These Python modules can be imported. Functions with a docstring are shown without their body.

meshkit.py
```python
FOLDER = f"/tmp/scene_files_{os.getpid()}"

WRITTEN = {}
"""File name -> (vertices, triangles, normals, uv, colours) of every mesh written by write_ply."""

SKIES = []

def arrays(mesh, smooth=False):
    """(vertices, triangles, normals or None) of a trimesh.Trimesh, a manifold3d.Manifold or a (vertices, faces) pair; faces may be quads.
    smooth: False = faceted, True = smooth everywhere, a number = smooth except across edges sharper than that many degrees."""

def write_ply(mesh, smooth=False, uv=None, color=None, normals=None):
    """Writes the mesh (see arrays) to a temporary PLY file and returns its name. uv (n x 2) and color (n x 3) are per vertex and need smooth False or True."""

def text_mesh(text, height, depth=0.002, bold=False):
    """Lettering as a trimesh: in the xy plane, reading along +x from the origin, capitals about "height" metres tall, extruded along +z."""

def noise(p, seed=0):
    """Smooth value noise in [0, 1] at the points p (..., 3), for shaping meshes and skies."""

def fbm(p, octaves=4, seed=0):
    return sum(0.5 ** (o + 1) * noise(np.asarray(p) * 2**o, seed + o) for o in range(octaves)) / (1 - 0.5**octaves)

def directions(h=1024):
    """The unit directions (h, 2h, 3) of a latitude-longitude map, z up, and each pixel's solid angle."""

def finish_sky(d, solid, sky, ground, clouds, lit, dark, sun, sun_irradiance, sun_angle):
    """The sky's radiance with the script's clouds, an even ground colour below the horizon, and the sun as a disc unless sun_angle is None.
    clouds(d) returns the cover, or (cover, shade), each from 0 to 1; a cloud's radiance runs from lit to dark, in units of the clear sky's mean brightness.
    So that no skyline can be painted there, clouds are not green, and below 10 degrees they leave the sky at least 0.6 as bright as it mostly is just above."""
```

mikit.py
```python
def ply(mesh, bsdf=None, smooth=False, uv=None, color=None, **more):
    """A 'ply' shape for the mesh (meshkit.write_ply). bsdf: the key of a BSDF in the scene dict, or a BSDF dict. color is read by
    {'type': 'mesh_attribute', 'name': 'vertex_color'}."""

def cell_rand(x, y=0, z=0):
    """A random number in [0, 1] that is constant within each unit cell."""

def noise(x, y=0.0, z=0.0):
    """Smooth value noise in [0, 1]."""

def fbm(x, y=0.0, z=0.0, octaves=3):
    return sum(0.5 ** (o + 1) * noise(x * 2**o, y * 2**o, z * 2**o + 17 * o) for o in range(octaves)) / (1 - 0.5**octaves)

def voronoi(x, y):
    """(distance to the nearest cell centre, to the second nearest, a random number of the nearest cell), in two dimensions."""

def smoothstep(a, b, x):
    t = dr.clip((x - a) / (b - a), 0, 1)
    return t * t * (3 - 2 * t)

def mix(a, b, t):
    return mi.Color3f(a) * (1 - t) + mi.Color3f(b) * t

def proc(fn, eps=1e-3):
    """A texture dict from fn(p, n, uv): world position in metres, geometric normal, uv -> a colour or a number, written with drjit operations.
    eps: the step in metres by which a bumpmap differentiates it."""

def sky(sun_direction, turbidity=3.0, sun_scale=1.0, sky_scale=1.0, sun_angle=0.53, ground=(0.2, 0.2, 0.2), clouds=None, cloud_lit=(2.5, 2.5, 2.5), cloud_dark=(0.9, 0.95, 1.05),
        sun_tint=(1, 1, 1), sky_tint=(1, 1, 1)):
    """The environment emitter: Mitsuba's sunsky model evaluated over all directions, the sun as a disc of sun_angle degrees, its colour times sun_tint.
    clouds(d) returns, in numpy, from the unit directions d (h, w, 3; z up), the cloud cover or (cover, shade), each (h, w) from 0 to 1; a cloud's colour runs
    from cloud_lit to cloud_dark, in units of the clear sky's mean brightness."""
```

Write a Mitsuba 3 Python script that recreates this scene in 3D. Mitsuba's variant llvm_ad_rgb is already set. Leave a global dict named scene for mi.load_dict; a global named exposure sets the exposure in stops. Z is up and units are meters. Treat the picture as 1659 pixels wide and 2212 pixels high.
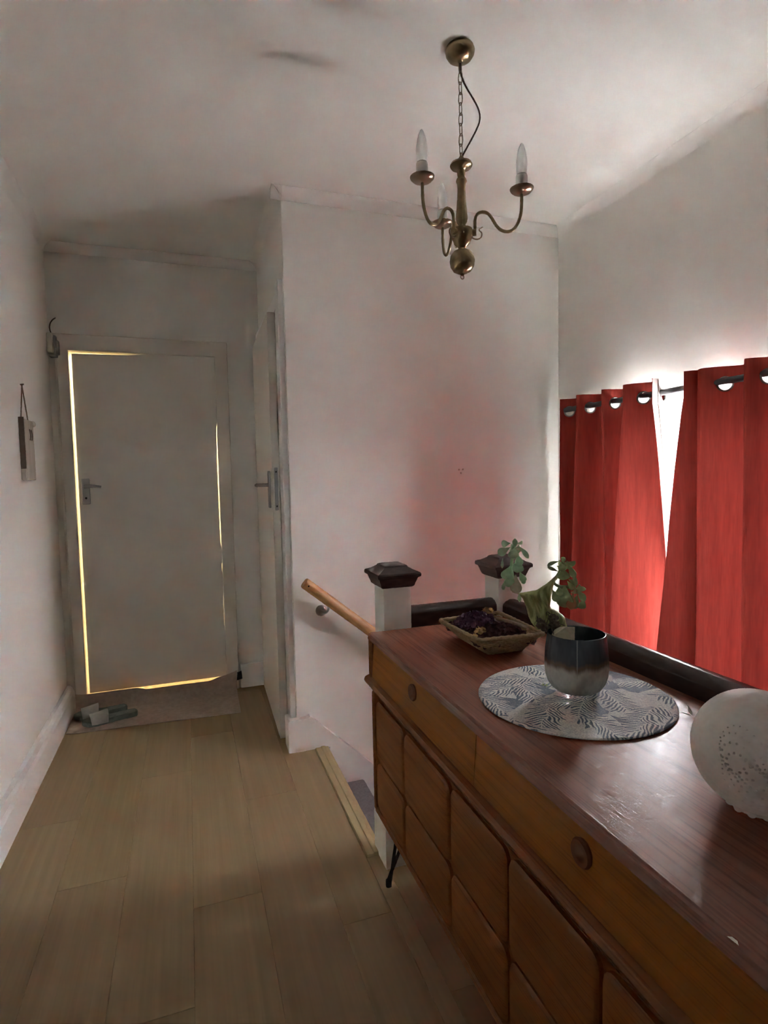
import math
import numpy as np
import trimesh
import drjit as dr
import mitsuba as mi
import manifold3d as m3
import mikit
import meshkit
from shapely.geometry import Polygon, Point, box as sbox
from shapely.ops import unary_union
from shapely import affinity
from mikit import proc, noise, fbm, voronoi, cell_rand, smoothstep, mix

T = mi.ScalarTransform4f
rng = np.random.default_rng(7)
scene, labels = {}, {}

# ------------------------------------------------------------------ camera, sky, exposure
CAM_H = 1.30
YAW, PITCH, ROLL = 0.331, 0.065, 0.020


def camera_matrix():
    f = np.array([math.sin(YAW) * math.cos(PITCH), math.cos(YAW) * math.cos(PITCH), -math.sin(PITCH)])
    r = np.array([math.cos(YAW), -math.sin(YAW), 0.0])
    d = np.cross(f, r)
    c, s = math.cos(ROLL), math.sin(ROLL)
    right, down = c * r + s * d, -s * r + c * d
    m = np.eye(4)
    m[:3, 0], m[:3, 1], m[:3, 2], m[:3, 3] = -right, -down, f, (0, 0, CAM_H)
    return m


scene['camera'] = {'type': 'perspective', 'fov': math.degrees(2 * math.atan(829.5 / 1230.0)), 'fov_axis': 'x',
                   'near_clip': 0.02, 'far_clip': 200.0, 'to_world': T(camera_matrix())}


def overcast(d):
    cover = np.ones(d.shape[:2])
    shade = np.clip(0.25 + 0.5 * (meshkit.fbm(d * np.array([3, 3, 6.0]), 3, 5) - 0.5), 0, 1)
    return cover, shade


scene['sky'] = mikit.sky((0.75, 0.35, 0.55), turbidity=4.0, sun_scale=0.0, sky_scale=1.0, ground=(0.42, 0.42, 0.40),
                         clouds=overcast, cloud_lit=(2.34, 2.43, 2.55), cloud_dark=(1.58, 1.68, 1.82))
exposure = 9.8

# ------------------------------------------------------------------ room numbers (metres)
XL, XR = -0.685, 1.92          # left wall, window wall
YD, YS, YB = 3.574, 2.64, -2.6  # end wall with the door, stair wall, wall behind the camera
XC = 0.445                      # return wall beside the end door
ZC = 2.585                      # ceiling
COVE = 0.045
XE = 0.575                      # edge of the floor over the stairs
YE = 1.815                      # end of the floor strip under the balustrade
XF = 1.10                       # edge of that strip
ZT = 0.81                       # sideboard top


# ------------------------------------------------------------------ helpers
def add(key, mesh, bsdf, smooth=False, label=None, cat=None, group=None, kind=None, **kw):
    if key in scene:
        raise ValueError(key)
    scene[key] = mikit.ply(mesh, bsdf, smooth, **kw)
    tag(key, label, cat, group, kind)
    return key


def tag(key, label=None, cat=None, group=None, kind=None):
    e = {k: v for k, v in (('label', label), ('category', cat), ('group', group), ('kind', kind)) if v}
    if e:
        labels[key] = {**labels.get(key, {}), **e}


COUNT = {}


def num(name):
    n = COUNT.get(name, 0)
    COUNT[name] = n + 1
    return name if n == 0 else f'{name}_{n:03d}'


def join(*ms):
    return trimesh.util.concatenate([m for m in ms])


def bx(x0, x1, y0, y1, z0, z1, b=0.0):
    """A box with chamfered edges."""
    if b <= 0:
        m = trimesh.creation.box((x1 - x0, y1 - y0, z1 - z0))
        m.apply_translation(((x0 + x1) / 2, (y0 + y1) / 2, (z0 + z1) / 2))
        return m
    pts = []
    for x, sx in ((x0, 1), (x1, -1)):
        for y, sy in ((y0, 1), (y1, -1)):
            for z, sz in ((z0, 1), (z1, -1)):
                pts += [(x + sx * b, y + sy * b, z), (x + sx * b, y, z + sz * b), (x, y + sy * b, z + sz * b)]
    return trimesh.Trimesh(np.array(pts)).convex_hull


def lathe(profile, n=48, center=(0, 0, 0)):
    m = trimesh.creation.revolve(np.array(profile, float), sections=n)
    m.merge_vertices()
    if m.is_watertight and m.volume < 0:
        m.invert()
    m.apply_translation(center)
    return m


def spline(pts, n):
    from scipy.interpolate import PchipInterpolator, CubicSpline
    p = np.asarray(pts, float)
    t = np.r_[0, np.cumsum(np.linalg.norm(np.diff(p, axis=0), axis=1))]
    return CubicSpline(t, p)(np.linspace(0, t[-1], n))


def tube(pts, r, sides=10, closed=False, caps=True):
    p = np.asarray(pts, float)
    n = len(p)
    r = np.broadcast_to(r, (n,))
    if closed:
        tg = np.roll(p, -1, 0) - np.roll(p, 1, 0)
    else:
        tg = np.gradient(p, axis=0)
    tg /= np.linalg.norm(tg, axis=1, keepdims=True) + 1e-12
    a = np.zeros_like(p)
    ref = np.array([0, 0, 1.0]) if abs(tg[0][2]) < 0.9 else np.array([1.0, 0, 0])
    v = ref - tg[0] * (ref @ tg[0])
    a[0] = v / np.linalg.norm(v)
    for i in range(1, n):
        v = a[i - 1] - tg[i] * (a[i - 1] @ tg[i])
        a[i] = v / (np.linalg.norm(v) + 1e-12)
    b = np.cross(tg, a)
    ang = np.arange(sides) * 2 * math.pi / sides
    V = (p[:, None] + r[:, None, None] * (np.cos(ang)[None, :, None] * a[:, None] + np.sin(ang)[None, :, None] * b[:, None])).reshape(-1, 3)
    F = []
    m = n if closed else n - 1
    for i in range(m):
        for j in range(sides):
            i2, j2 = (i + 1) % n, (j + 1) % sides
            F += [(i * sides + j, i * sides + j2, i2 * sides + j2), (i * sides + j, i2 * sides + j2, i2 * sides + j)]
    V = list(V)
    if caps and not closed:
        V += [p[0], p[-1]]
        c0, c1 = len(V) - 2, len(V) - 1
        for j in range(sides):
            j2 = (j + 1) % sides
            F += [(c0, j2, j), (c1, (n - 1) * sides + j, (n - 1) * sides + j2)]
    return trimesh.Trimesh(np.array(V), np.array(F), process=False)


def extrude(poly, depth, axis='z', at=0.0):
    """Extrudes a shapely polygon. axis z: (x,y); axis y: polygon in (x,z); axis x: polygon in (y,z); from 'at' to 'at + depth'."""
    m = trimesh.creation.extrude_polygon(poly, depth, engine='earcut')
    v = m.vertices.copy()
    if axis == 'z':
        v = np.c_[v[:, 0], v[:, 1], v[:, 2] + at]
    elif axis == 'y':
        v = np.c_[v[:, 0], v[:, 2] + at, v[:, 1]]
    else:
        v = np.c_[v[:, 2] + at, v[:, 0], v[:, 1]]
    m = trimesh.Trimesh(v, m.faces, process=False)
    if m.volume < 0:
        m.invert()
    return m


def square_loft(cx, cy, prof):
    """A square profile [(half, z)] stacked into a solid."""
    V, F = [], []
    for h, z in prof:
        V += [(cx - h, cy - h, z), (cx + h, cy - h, z), (cx + h, cy + h, z), (cx - h, cy + h, z)]
    for i in range(len(prof) - 1):
        for j in range(4):
            a, b = i * 4 + j, i * 4 + (j + 1) % 4
            F += [(a, b, b + 4), (a, b + 4, a + 4)]
    n = len(V)
    F += [(0, 2, 1), (0, 3, 2), (n - 4, n - 3, n - 2), (n - 4, n - 2, n - 1)]
    return trimesh.Trimesh(np.array(V, float), np.array(F), process=False)


def grid_faces(nu, nv):
    i, j = np.meshgrid(np.arange(nu - 1), np.arange(nv - 1), indexing='ij')
    a = i * nv + j
    q = np.stack([a, a + nv, a + nv + 1, a + 1], -1).reshape(-1, 4)
    return q


def two(b):
    return {'type': 'twosided', 'bsdf': b}


def rgb(*c):
    return {'type': 'rgb', 'value': list(c)}


def pr(color, rough=0.5, **kw):
    col = color if isinstance(color, dict) else rgb(*color)
    return two({'type': 'principled', 'base_color': col, 'roughness': rough, **kw})


def bump(b, fn, scale=1.0, eps=1e-3):
    inner = b['bsdf'] if b['type'] == 'twosided' else b
    return two({'type': 'bumpmap', 'arbitrary': proc(fn, eps), 'scale': scale, 'bsdf': inner})


# ------------------------------------------------------------------ materials
def roller(p, n, uv):
    return 0.0012 * fbm(p.x * 90, p.y * 90, p.z * 90, 2)


scene['m_wall'] = bump(pr(proc(lambda p, n, uv: mix((0.695, 0.68, 0.64), (0.74, 0.725, 0.685), fbm(p.x * 3, p.y * 3, p.z * 3, 3))), 0.75), roller)
scene['m_ceiling'] = pr((0.71, 0.695, 0.655), 0.9)
scene['m_trim'] = pr((0.76, 0.755, 0.74), 0.35)
scene['m_door'] = pr((0.66, 0.63, 0.565), 0.4)
scene['m_white_post'] = pr(proc(lambda p, n, uv: mix((0.80, 0.84, 0.80), (0.85, 0.88, 0.85), fbm(p.x * 25, p.y * 25, p.z * 8, 2))), 0.35)


def floor_tone(base, seed):
    lo, hi = tuple(float(c * 0.86) for c in base), tuple(float(c * 1.12) for c in base)

    def fn(p, n, uv):
        g = fbm(p.x * 55 + seed, p.y * 2.2, seed * 1.3, 3)
        f = noise(p.x * 260 + seed, p.y * 6, 0.0)
        return mix(lo, hi, g * 0.75 + f * 0.25)
    return fn


for i, c in enumerate([(0.315, 0.220, 0.112), (0.33, 0.234, 0.124), (0.303, 0.208, 0.106), (0.325, 0.224, 0.120)]):
    scene[f'm_plank_{i}'] = pr(proc(floor_tone(c, 3.7 * i + 1)), 0.55)
scene['m_nosing'] = pr(proc(floor_tone((0.43, 0.33, 0.165), 21.0)), 0.45)
scene['m_joint'] = pr((0.17, 0.115, 0.06), 0.8)
scene['m_carpet'] = bump(pr(proc(lambda p, n, uv: mix((0.15, 0.145, 0.15), (0.25, 0.24, 0.245), fbm(p.x * 140, p.y * 140, p.z * 140, 2))), 0.95),
                         lambda p, n, uv: 0.004 * noise(p.x * 320, p.y * 320, p.z * 320), eps=5e-4)


def wood(dark, light, sx=70.0, sy=2.4, sz=70.0, seed=0.0):
    """Straight grain along y."""
    def fn(p, n, uv):
        w = fbm(p.x * 6 + seed, p.y * 1.1, p.z * 6, 2)
        g = fbm(p.x * sx + w * 5, p.y * sy + seed, p.z * sz + w * 5, 3)
        s = smoothstep(0.55, 0.8, noise(p.x * 420, p.y * 9, p.z * 420 + seed))
        return mix(light, dark, dr.clip(0.75 * g + 0.1 * w + 0.35 * s, 0, 1))
    return fn


def pores(p, n, uv):
    return -0.00022 * smoothstep(0.5, 0.85, noise(p.x * 620, p.y * 60, p.z * 620))


scene['m_top_wood'] = bump(pr(proc(wood((0.085, 0.026, 0.015), (0.215, 0.066, 0.034), seed=2.0)), 0.33, specular=1.0), pores, eps=4e-4)
scene['m_front_wood'] = pr(proc(wood((0.20, 0.066, 0.012), (0.37, 0.108, 0.018), 40.0, 2.0, 60.0, 5.0)), 0.38, specular=0.45)
scene['m_frame_wood'] = pr(proc(wood((0.13, 0.042, 0.014), (0.25, 0.085, 0.025), 60.0, 2.4, 60.0, 9.0)), 0.36, specular=0.45)
scene['m_panel_wood'] = pr(proc(wood((0.15, 0.045, 0.011), (0.28, 0.084, 0.019), 40.0, 2.0, 60.0, 13.0)), 0.40, specular=0.45)
scene['m_knob_wood'] = pr((0.13, 0.045, 0.018), 0.38)
scene['m_dark_wood'] = pr(proc(lambda p, n, uv: mix((0.022, 0.012, 0.010), (0.05, 0.028, 0.022), fbm(p.x * 22, p.y * 22, p.z * 60, 3))), 0.22, specular=0.5)
scene['m_cap_wood'] = pr(proc(lambda p, n, uv: mix((0.024, 0.014, 0.012), (0.055, 0.032, 0.027), fbm(p.x * 30, p.y * 30, p.z * 80, 3))), 0.35)
scene['m_handrail'] = pr(proc(lambda p, n, uv: mix((0.34, 0.165, 0.06), (0.52, 0.29, 0.125), fbm((p.x + p.z) * 90, p.y * 60, (p.x - p.z) * 3.5, 3))), 0.4)
scene['m_black_metal'] = pr((0.015, 0.013, 0.012), 0.4, specular=0.4)
scene['m_chrome'] = pr((0.36, 0.33, 0.31), 0.16, metallic=1.0)
scene['m_grey_metal'] = pr((0.30, 0.29, 0.28), 0.3, metallic=1.0)
scene['m_rod'] = pr((0.10, 0.105, 0.11), 0.3, metallic=0.8)
scene['m_brass'] = pr(proc(lambda p, n, uv: mix((0.22, 0.165, 0.092), (0.33, 0.25, 0.15), fbm(p.x * 60, p.y * 60, p.z * 60, 2))), 0.2, metallic=1.0)
scene['m_copper'] = pr((0.33, 0.24, 0.17), 0.18, metallic=1.0)
scene['m_chain'] = pr((0.16, 0.12, 0.08), 0.35, metallic=0.9)
scene['m_cord'] = pr((0.06, 0.035, 0.03), 0.6)
scene['m_bulb'] = {'type': 'principledthin', 'base_color': rgb(0.95, 0.94, 0.92), 'roughness': 0.35, 'diff_trans': 1.1, 'spec_trans': 0.45}
scene['m_sleeve'] = pr((0.66, 0.66, 0.62), 0.45)


def cloth_color(p, n, uv):
    s = fbm(p.y * 70, p.z * 3.5, p.x * 40, 3)
    t = noise(p.y * 420, p.z * 26, p.x * 100)
    k = dr.clip(0.65 * s + 0.35 * t, 0, 1)
    return mix((0.27, 0.036, 0.032), (0.47, 0.084, 0.062), k)


scene['m_curtain'] = {'type': 'principledthin', 'base_color': proc(cloth_color), 'roughness': 0.85, 'diff_trans': 0.16, 'spec_trans': 0.0}
scene['m_lining'] = {'type': 'principledthin', 'base_color': rgb(0.53, 0.50, 0.49), 'roughness': 0.9, 'diff_trans': 0.32}
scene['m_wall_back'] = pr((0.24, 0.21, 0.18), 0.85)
scene['m_glass'] = {'type': 'thindielectric', 'int_ior': 1.5}
scene['m_frame_white'] = pr((0.80, 0.79, 0.78), 0.35)
scene['m_pottery_white'] = pr(proc(lambda p, n, uv: mix((0.68, 0.66, 0.61), (0.77, 0.75, 0.70), fbm(p.x * 160, p.y * 160, p.z * 160, 2))), 0.55)


def glaze(p, n, uv):
    a = dr.atan2(p.y - 1.016, p.x - 0.785)
    edge = 0.884 + 0.030 * fbm(a * 2.6, 0.3, 0.7, 3) - 0.012 + 0.008 * fbm(a * 14.0, p.z * 50, 0.7, 2)
    h = p.z - edge
    dark = mix((0.018, 0.024, 0.030), (0.045, 0.053, 0.062), fbm(a * 9, p.z * 40, 0.0, 2))
    pale = mix((0.36, 0.365, 0.325), (0.60, 0.60, 0.535), fbm(a * 7, p.z * 60, 2.0, 3))
    brown = mi.Color3f(0.14, 0.075, 0.04)
    c = mix((0.0, 0.0, 0.0), (1.0, 1.0, 1.0), 0.0)
    k1 = smoothstep(-0.014, 0.0, h)
    k2 = smoothstep(-0.002, 0.010, h)
    c = pale * (1 - k1) + brown * k1
    c = c * (1 - k2) + dark * k2
    painted_reflection = smoothstep(0.024, 0.010, dr.abs(a + 2.20)) * smoothstep(0.868, 0.876, p.z)  # pale upright reflection painted into the glaze colour
    return c * (1 - 0.55 * painted_reflection) + mi.Color3f(0.34, 0.35, 0.32) * (0.55 * painted_reflection)


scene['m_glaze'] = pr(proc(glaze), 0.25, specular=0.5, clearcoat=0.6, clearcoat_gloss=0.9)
scene['m_pot_inside'] = pr((0.02, 0.035, 0.042), 0.35)
scene['m_clear'] = {'type': 'dielectric', 'int_ior': 1.5}
scene['m_basket'] = pr(proc(lambda p, n, uv: mix((0.20, 0.125, 0.062), (0.40, 0.285, 0.16), fbm(p.x * 210, p.y * 210, p.z * 260, 2))), 0.8)
scene['m_petal_dark'] = pr(proc(lambda p, n, uv: mix((0.030, 0.016, 0.017), (0.125, 0.062, 0.060), fbm(p.x * 110, p.y * 110, p.z * 110, 2))), 0.8)
scene['m_petal_purple'] = pr(proc(lambda p, n, uv: mix((0.05, 0.026, 0.05), (0.17, 0.095, 0.135), fbm(p.x * 110, p.y * 110, p.z * 110, 2))), 0.8)
scene['m_dry_yellow'] = pr(proc(lambda p, n, uv: mix((0.34, 0.20, 0.075), (0.58, 0.40, 0.19), fbm(p.x * 260, p.y * 260, p.z * 260, 2))), 0.8)
scene['m_dry_stick'] = pr(proc(lambda p, n, uv: mix((0.22, 0.15, 0.10), (0.42, 0.32, 0.23), fbm(p.x * 200, p.y * 200, p.z * 200, 2))), 0.8)


def leaf_mat(a, b, tr=0.25):
    return {'type': 'principledthin', 'base_color': proc(lambda p, n, uv: mix(a, b, fbm(p.x * 150, p.y * 150, p.z * 150, 2))), 'roughness': 0.45, 'diff_trans': tr, 'spec_trans': 0.0}


scene['m_leaf'] = pr(proc(lambda p, n, uv: mix((0.27, 0.46, 0.25), (0.44, 0.63, 0.40), fbm(p.x * 120, p.y * 120, p.z * 120, 2))), 0.42)
scene['m_leaf_olive'] = pr(proc(lambda p, n, uv: mix((0.20, 0.26, 0.09), (0.38, 0.45, 0.22), fbm(p.x * 120, p.y * 120, p.z * 120, 2))), 0.45)
scene['m_leaf_dry'] = pr(proc(lambda p, n, uv: mix((0.34, 0.33, 0.20), (0.52, 0.50, 0.38), fbm(p.x * 120, p.y * 120, p.z * 120, 2))), 0.6)
scene['m_leaf_rust'] = pr((0.40, 0.20, 0.10), 0.6)
scene['m_crest'] = pr(proc(lambda p, n, uv: mix((0.20, 0.22, 0.07), (0.42, 0.43, 0.19), fbm(p.x * 160 + p.y * 160, p.z * 26, 3.0, 3))), 0.45)
scene['m_root'] = pr(proc(lambda p, n, uv: mix((0.055, 0.042, 0.035), (0.20, 0.16, 0.13), fbm(p.x * 240, p.y * 240, p.z * 240, 2))), 0.9)


def fern_print(p, n, uv):
    """Blue-grey fern leaves woven on cream: rows of fronds with slanting leaflets, each frond turned its own way."""
    wx, wy = p.x + 0.020 * fbm(p.x * 34, p.y * 34, 1.0, 3), p.y + 0.020 * fbm(p.x * 26, p.y * 26, 9.0, 2)
    s = 12.0
    x, y = wx * s, wy * s
    best, cov = mi.Float(9), mi.Float(0)
    for a in (-1, 0, 1):
        for b in (-1, 0, 1):
            cx, cy = dr.floor(x) + a, dr.floor(y) + b
            px, py = cx + cell_rand(cx, cy, 1), cy + cell_rand(cx, cy, 2)
            d = dr.square(x - px) + dr.square(y - py)
            th = 0.75 + 2.0 * (cell_rand(cx, cy, 4) - 0.5)
            u = ((x - px) * dr.cos(th) + (y - py) * dr.sin(th)) / s
            v = (-(x - px) * dr.sin(th) + (y - py) * dr.cos(th)) / s
            ph = (u + dr.abs(v) * 1.25) * 540.0
            on = smoothstep(-0.30, 0.10, dr.sin(ph) + 0.5 * (dr.abs(v) * 40.0 - 0.7))
            on = dr.select(dr.abs(v) < 0.0012, 0.0, on)
            ground = dr.select(cell_rand(cx, cy, 7) > 0.55, 1.0, 0.15)
            inside = smoothstep(0.033, 0.028, dr.abs(v) + 0.006 * dr.sin(ph * 0.5))
            on = on * inside + ground * (1 - inside)
            near = d < best
            cov = dr.select(near, on, cov)
            best = dr.select(near, d, best)
    k = dr.clip(cov + 0.5 * (noise(p.x * 420, p.y * 420, 3.0) - 0.5), 0, 1)
    weave = 0.85 + 0.3 * noise(p.x * 900, p.y * 900, 7.0)
    return mix((0.66, 0.67, 0.63), (0.085, 0.118, 0.165), k) * weave


scene['m_placemat'] = bump(pr(proc(fern_print), 0.55, specular=0.6), lambda p, n, uv: 0.0010 * noise(p.x * 700, p.y * 700, 3.0), eps=4e-4)


def doormat(p, n, uv):
    """Beige cut pile (uv: metres across and along the mat)."""
    return mix((0.37, 0.285, 0.22), (0.49, 0.395, 0.315), fbm(uv.x * 60, uv.y * 60, 0.0, 3))


scene['m_doormat'] = bump(pr(proc(doormat), 0.95), lambda p, n, uv: 0.003 * noise(uv.x * 300, uv.y * 300, 1.0), eps=5e-4)
scene['m_foam'] = pr(proc(lambda p, n, uv: mix((0.12, 0.15, 0.125), (0.20, 0.235, 0.20), fbm(p.x * 70, p.y * 70, p.z * 70, 2))), 0.8)
scene['m_footbed'] = pr(proc(lambda p, n, uv: mix((0.15, 0.175, 0.15), (0.25, 0.27, 0.235), fbm(p.x * 50, p.y * 50, 1.0, 3))), 0.9)
scene['m_strap'] = pr(proc(lambda p, n, uv: mix((0.42, 0.43, 0.40), (0.56, 0.56, 0.53), fbm(p.x * 60, p.y * 60, p.z * 60, 2))), 0.8)
scene['m_plaque'] = pr(proc(lambda p, n, uv: mix((0.36, 0.31, 0.25), (0.50, 0.44, 0.37), fbm(p.y * 60, p.z * 7, 1.0, 3))), 0.75)
scene['m_plaque_dark'] = pr((0.11, 0.085, 0.065), 0.7)
scene['m_string'] = pr((0.16, 0.12, 0.09), 0.8)
scene['m_plastic'] = pr((0.62, 0.60, 0.50), 0.4)
scene['m_rubber'] = pr((0.010, 0.010, 0.010), 0.5)
scene['m_cream_wall'] = pr((0.78, 0.71, 0.49), 0.85)
scene['m_bark'] = pr((0.20, 0.17, 0.14), 0.9)
scene['m_foliage'] = leaf_mat((0.20, 0.28, 0.10), (0.36, 0.44, 0.20), 0.9)
scene['m_chip'] = pr((0.70, 0.66, 0.58), 0.6)

# ------------------------------------------------------------------ the setting: floor
slab = unary_union([sbox(XL - 0.1, YB - 0.1, XE, YD + 0.12), sbox(XE - 0.01, YB - 0.1, XF, YE)])
add('floor', extrude(slab, 0.20, 'z', -0.215), 'm_joint', kind='structure',
    label='tan wood-effect plank floor of the landing')
row_edges = [-0.70, -0.649, -0.444, -0.239, -0.034, 0.171, 0.376, 0.525]
rows = list(zip(row_edges[:-1], row_edges[1:])) + [(0.575, 0.730), (0.730, 0.935), (0.935, 1.098)]
for r, (x0, x1) in enumerate(rows):
    top_y = YD + 0.10 if x1 < 0.55 else YE - 0.002
    ys = [YB - 0.05]
    y = YB + [0.35, 0.15, 0.95, 0.38, 0.72, 0.05, 0.5, 0.2, 0.8, 0.4][r]
    while y < top_y - 0.1:
        ys.append(y)
        y += 1.21
    ys.append(top_y)
    for a, b in zip(ys[:-1], ys[1:]):
        k = int(rng.integers(0, 4))
        xe = min(x1, XC - 0.002) if a > YS else x1
        add(num('floor__plank'), bx(x0 + 0.0004, xe - 0.0004, a + 0.0006, b - 0.0006, -0.014, 0.0, 0.0006), f'm_plank_{k}')
# a cut plank end under the nosing of the right-hand rows is covered by this board along the stair edge
for a, b in ((YB - 0.05, -1.0), (-1.0, 0.4), (0.4, YE - 0.03)):
    add(num('floor__plank'), bx(0.5258, 0.5742, a + 0.0006, b - 0.0006, -0.014, 0.0, 0.0006), 'm_plank_1')
add('floor__stair_nosing', join(bx(0.5255, 0.590, 1.785, YS, -0.016, 0.006, 0.004), bx(0.553, 0.5745, 1.787, YS, 0.004, 0.010, 0.003)), 'm_nosing',
    label='yellow oak nosing strip along the stair edge')

# walls
cove_poly = None
end_poly = sbox(XL - 0.12, -0.2, XC + 0.10, ZC + 0.1).difference(sbox(-0.595, -0.3, 0.182, 2.018))
add('wall_end', extrude(end_poly, 0.11, 'y', YD), 'm_wall', kind='structure', label='off-white end wall around the closed door')
add('wall_left', bx(XL - 0.12, XL, YB - 0.1, YD + 0.05, -0.2, ZC + 0.1), 'm_wall', kind='structure', label='long off-white wall along the left side')
# stair wall with a rounded outer corner, joined to the return wall beside the end door
st = sbox(XC, YS, XR + 0.25, YS + 0.14).union(sbox(XC, YS, XC + 0.12, YD + 0.02))
st = st.buffer(-0.008).buffer(0.008, quad_segs=3)
add('wall_stair', extrude(st, ZC + 0.1 + 2.4, 'z', -2.4), 'm_wall', 30, kind='structure', label='pale wall above the stairs, with an outer corner beside the door recess')
WY0, WY1, WZ0, WZ1 = 0.92, 2.34, 0.22, 1.578
win_poly = sbox(YB - 0.1, -2.4, YS + 0.1, ZC + 0.1).difference(sbox(WY0, WZ0, WY1, WZ1))
add('wall_window', extrude(win_poly, 0.22, 'x', XR), 'm_wall', kind='structure', label='grey-white window wall on the right')
back_poly = sbox(XL - 0.1, -2.4, XR + 0.1, ZC + 0.1).difference(sbox(0.14, 1.48, 0.26, 1.60))
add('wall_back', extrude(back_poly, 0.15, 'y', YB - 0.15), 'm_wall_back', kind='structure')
well = unary_union([sbox(XF - 0.08, YB, XF, YE), sbox(0.565, YE - 0.08, XF, YE)])
add('wall_well', extrude(well, 1.9, 'z', -2.1), 'm_wall', kind='structure')
add('floor_lower', bx(0.5, XR + 0.05, YB, YS + 0.05, -1.30, -1.15), 'm_carpet', kind='structure')
add('ceiling', bx(XL - 0.1, XR + 0.2, YB - 0.1, YD + 0.1, ZC, ZC + 0.08), 'm_ceiling', kind='structure', label='off-white plastered ceiling')


def cove(a, b, nrm):
    """A concave plaster cove along a-b at the top of a wall whose normal is nrm."""
    a, b, nrm = np.array(a, float), np.array(b, float), np.array(nrm, float)
    c = COVE
    prof = [(-0.001, ZC - c - 0.001), (0.0008, ZC - c)]
    for k in range(7):
        t = math.pi / 2 * k / 6
        prof.append((0.0008 + c - c * math.cos(t), ZC - c + c * math.sin(t) - 0.0015))
    prof += [(0.0008 + c, ZC - 0.001), (-0.001, ZC - 0.001)]
    V, n = [], len(prof)
    for e in (a, b):
        for o, z in prof:
            V.append((e[0] + nrm[0] * o, e[1] + nrm[1] * o, z))
    F = []
    for i in range(n):
        j = (i + 1) % n
        F += [(i, j, j + n), (i, j + n, i + n)]
    F += [(0, i, i + 1) for i in range(1, n - 1)] + [(n, n + i + 1, n + i) for i in range(1, n - 1)]
    m = trimesh.Trimesh(np.array(V), np.array(F), process=False)
    if m.volume < 0:
        m.invert()
    return m


for k, (a, b, nn) in enumerate([((XL, YB), (XL, YD), (1, 0)), ((XL, YD), (XC, YD), (0, -1)), ((XC, YD), (XC, YS - COVE), (-1, 0)),
                                ((XC - COVE, YS), (XR, YS), (0, -1)), ((XR, YS), (XR, YB), (-1, 0))]):
    add(f'trim_{k + 1}', cove(a, b, nn), 'm_ceiling', 40, kind='structure', label='plaster cove where wall meets ceiling')

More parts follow.
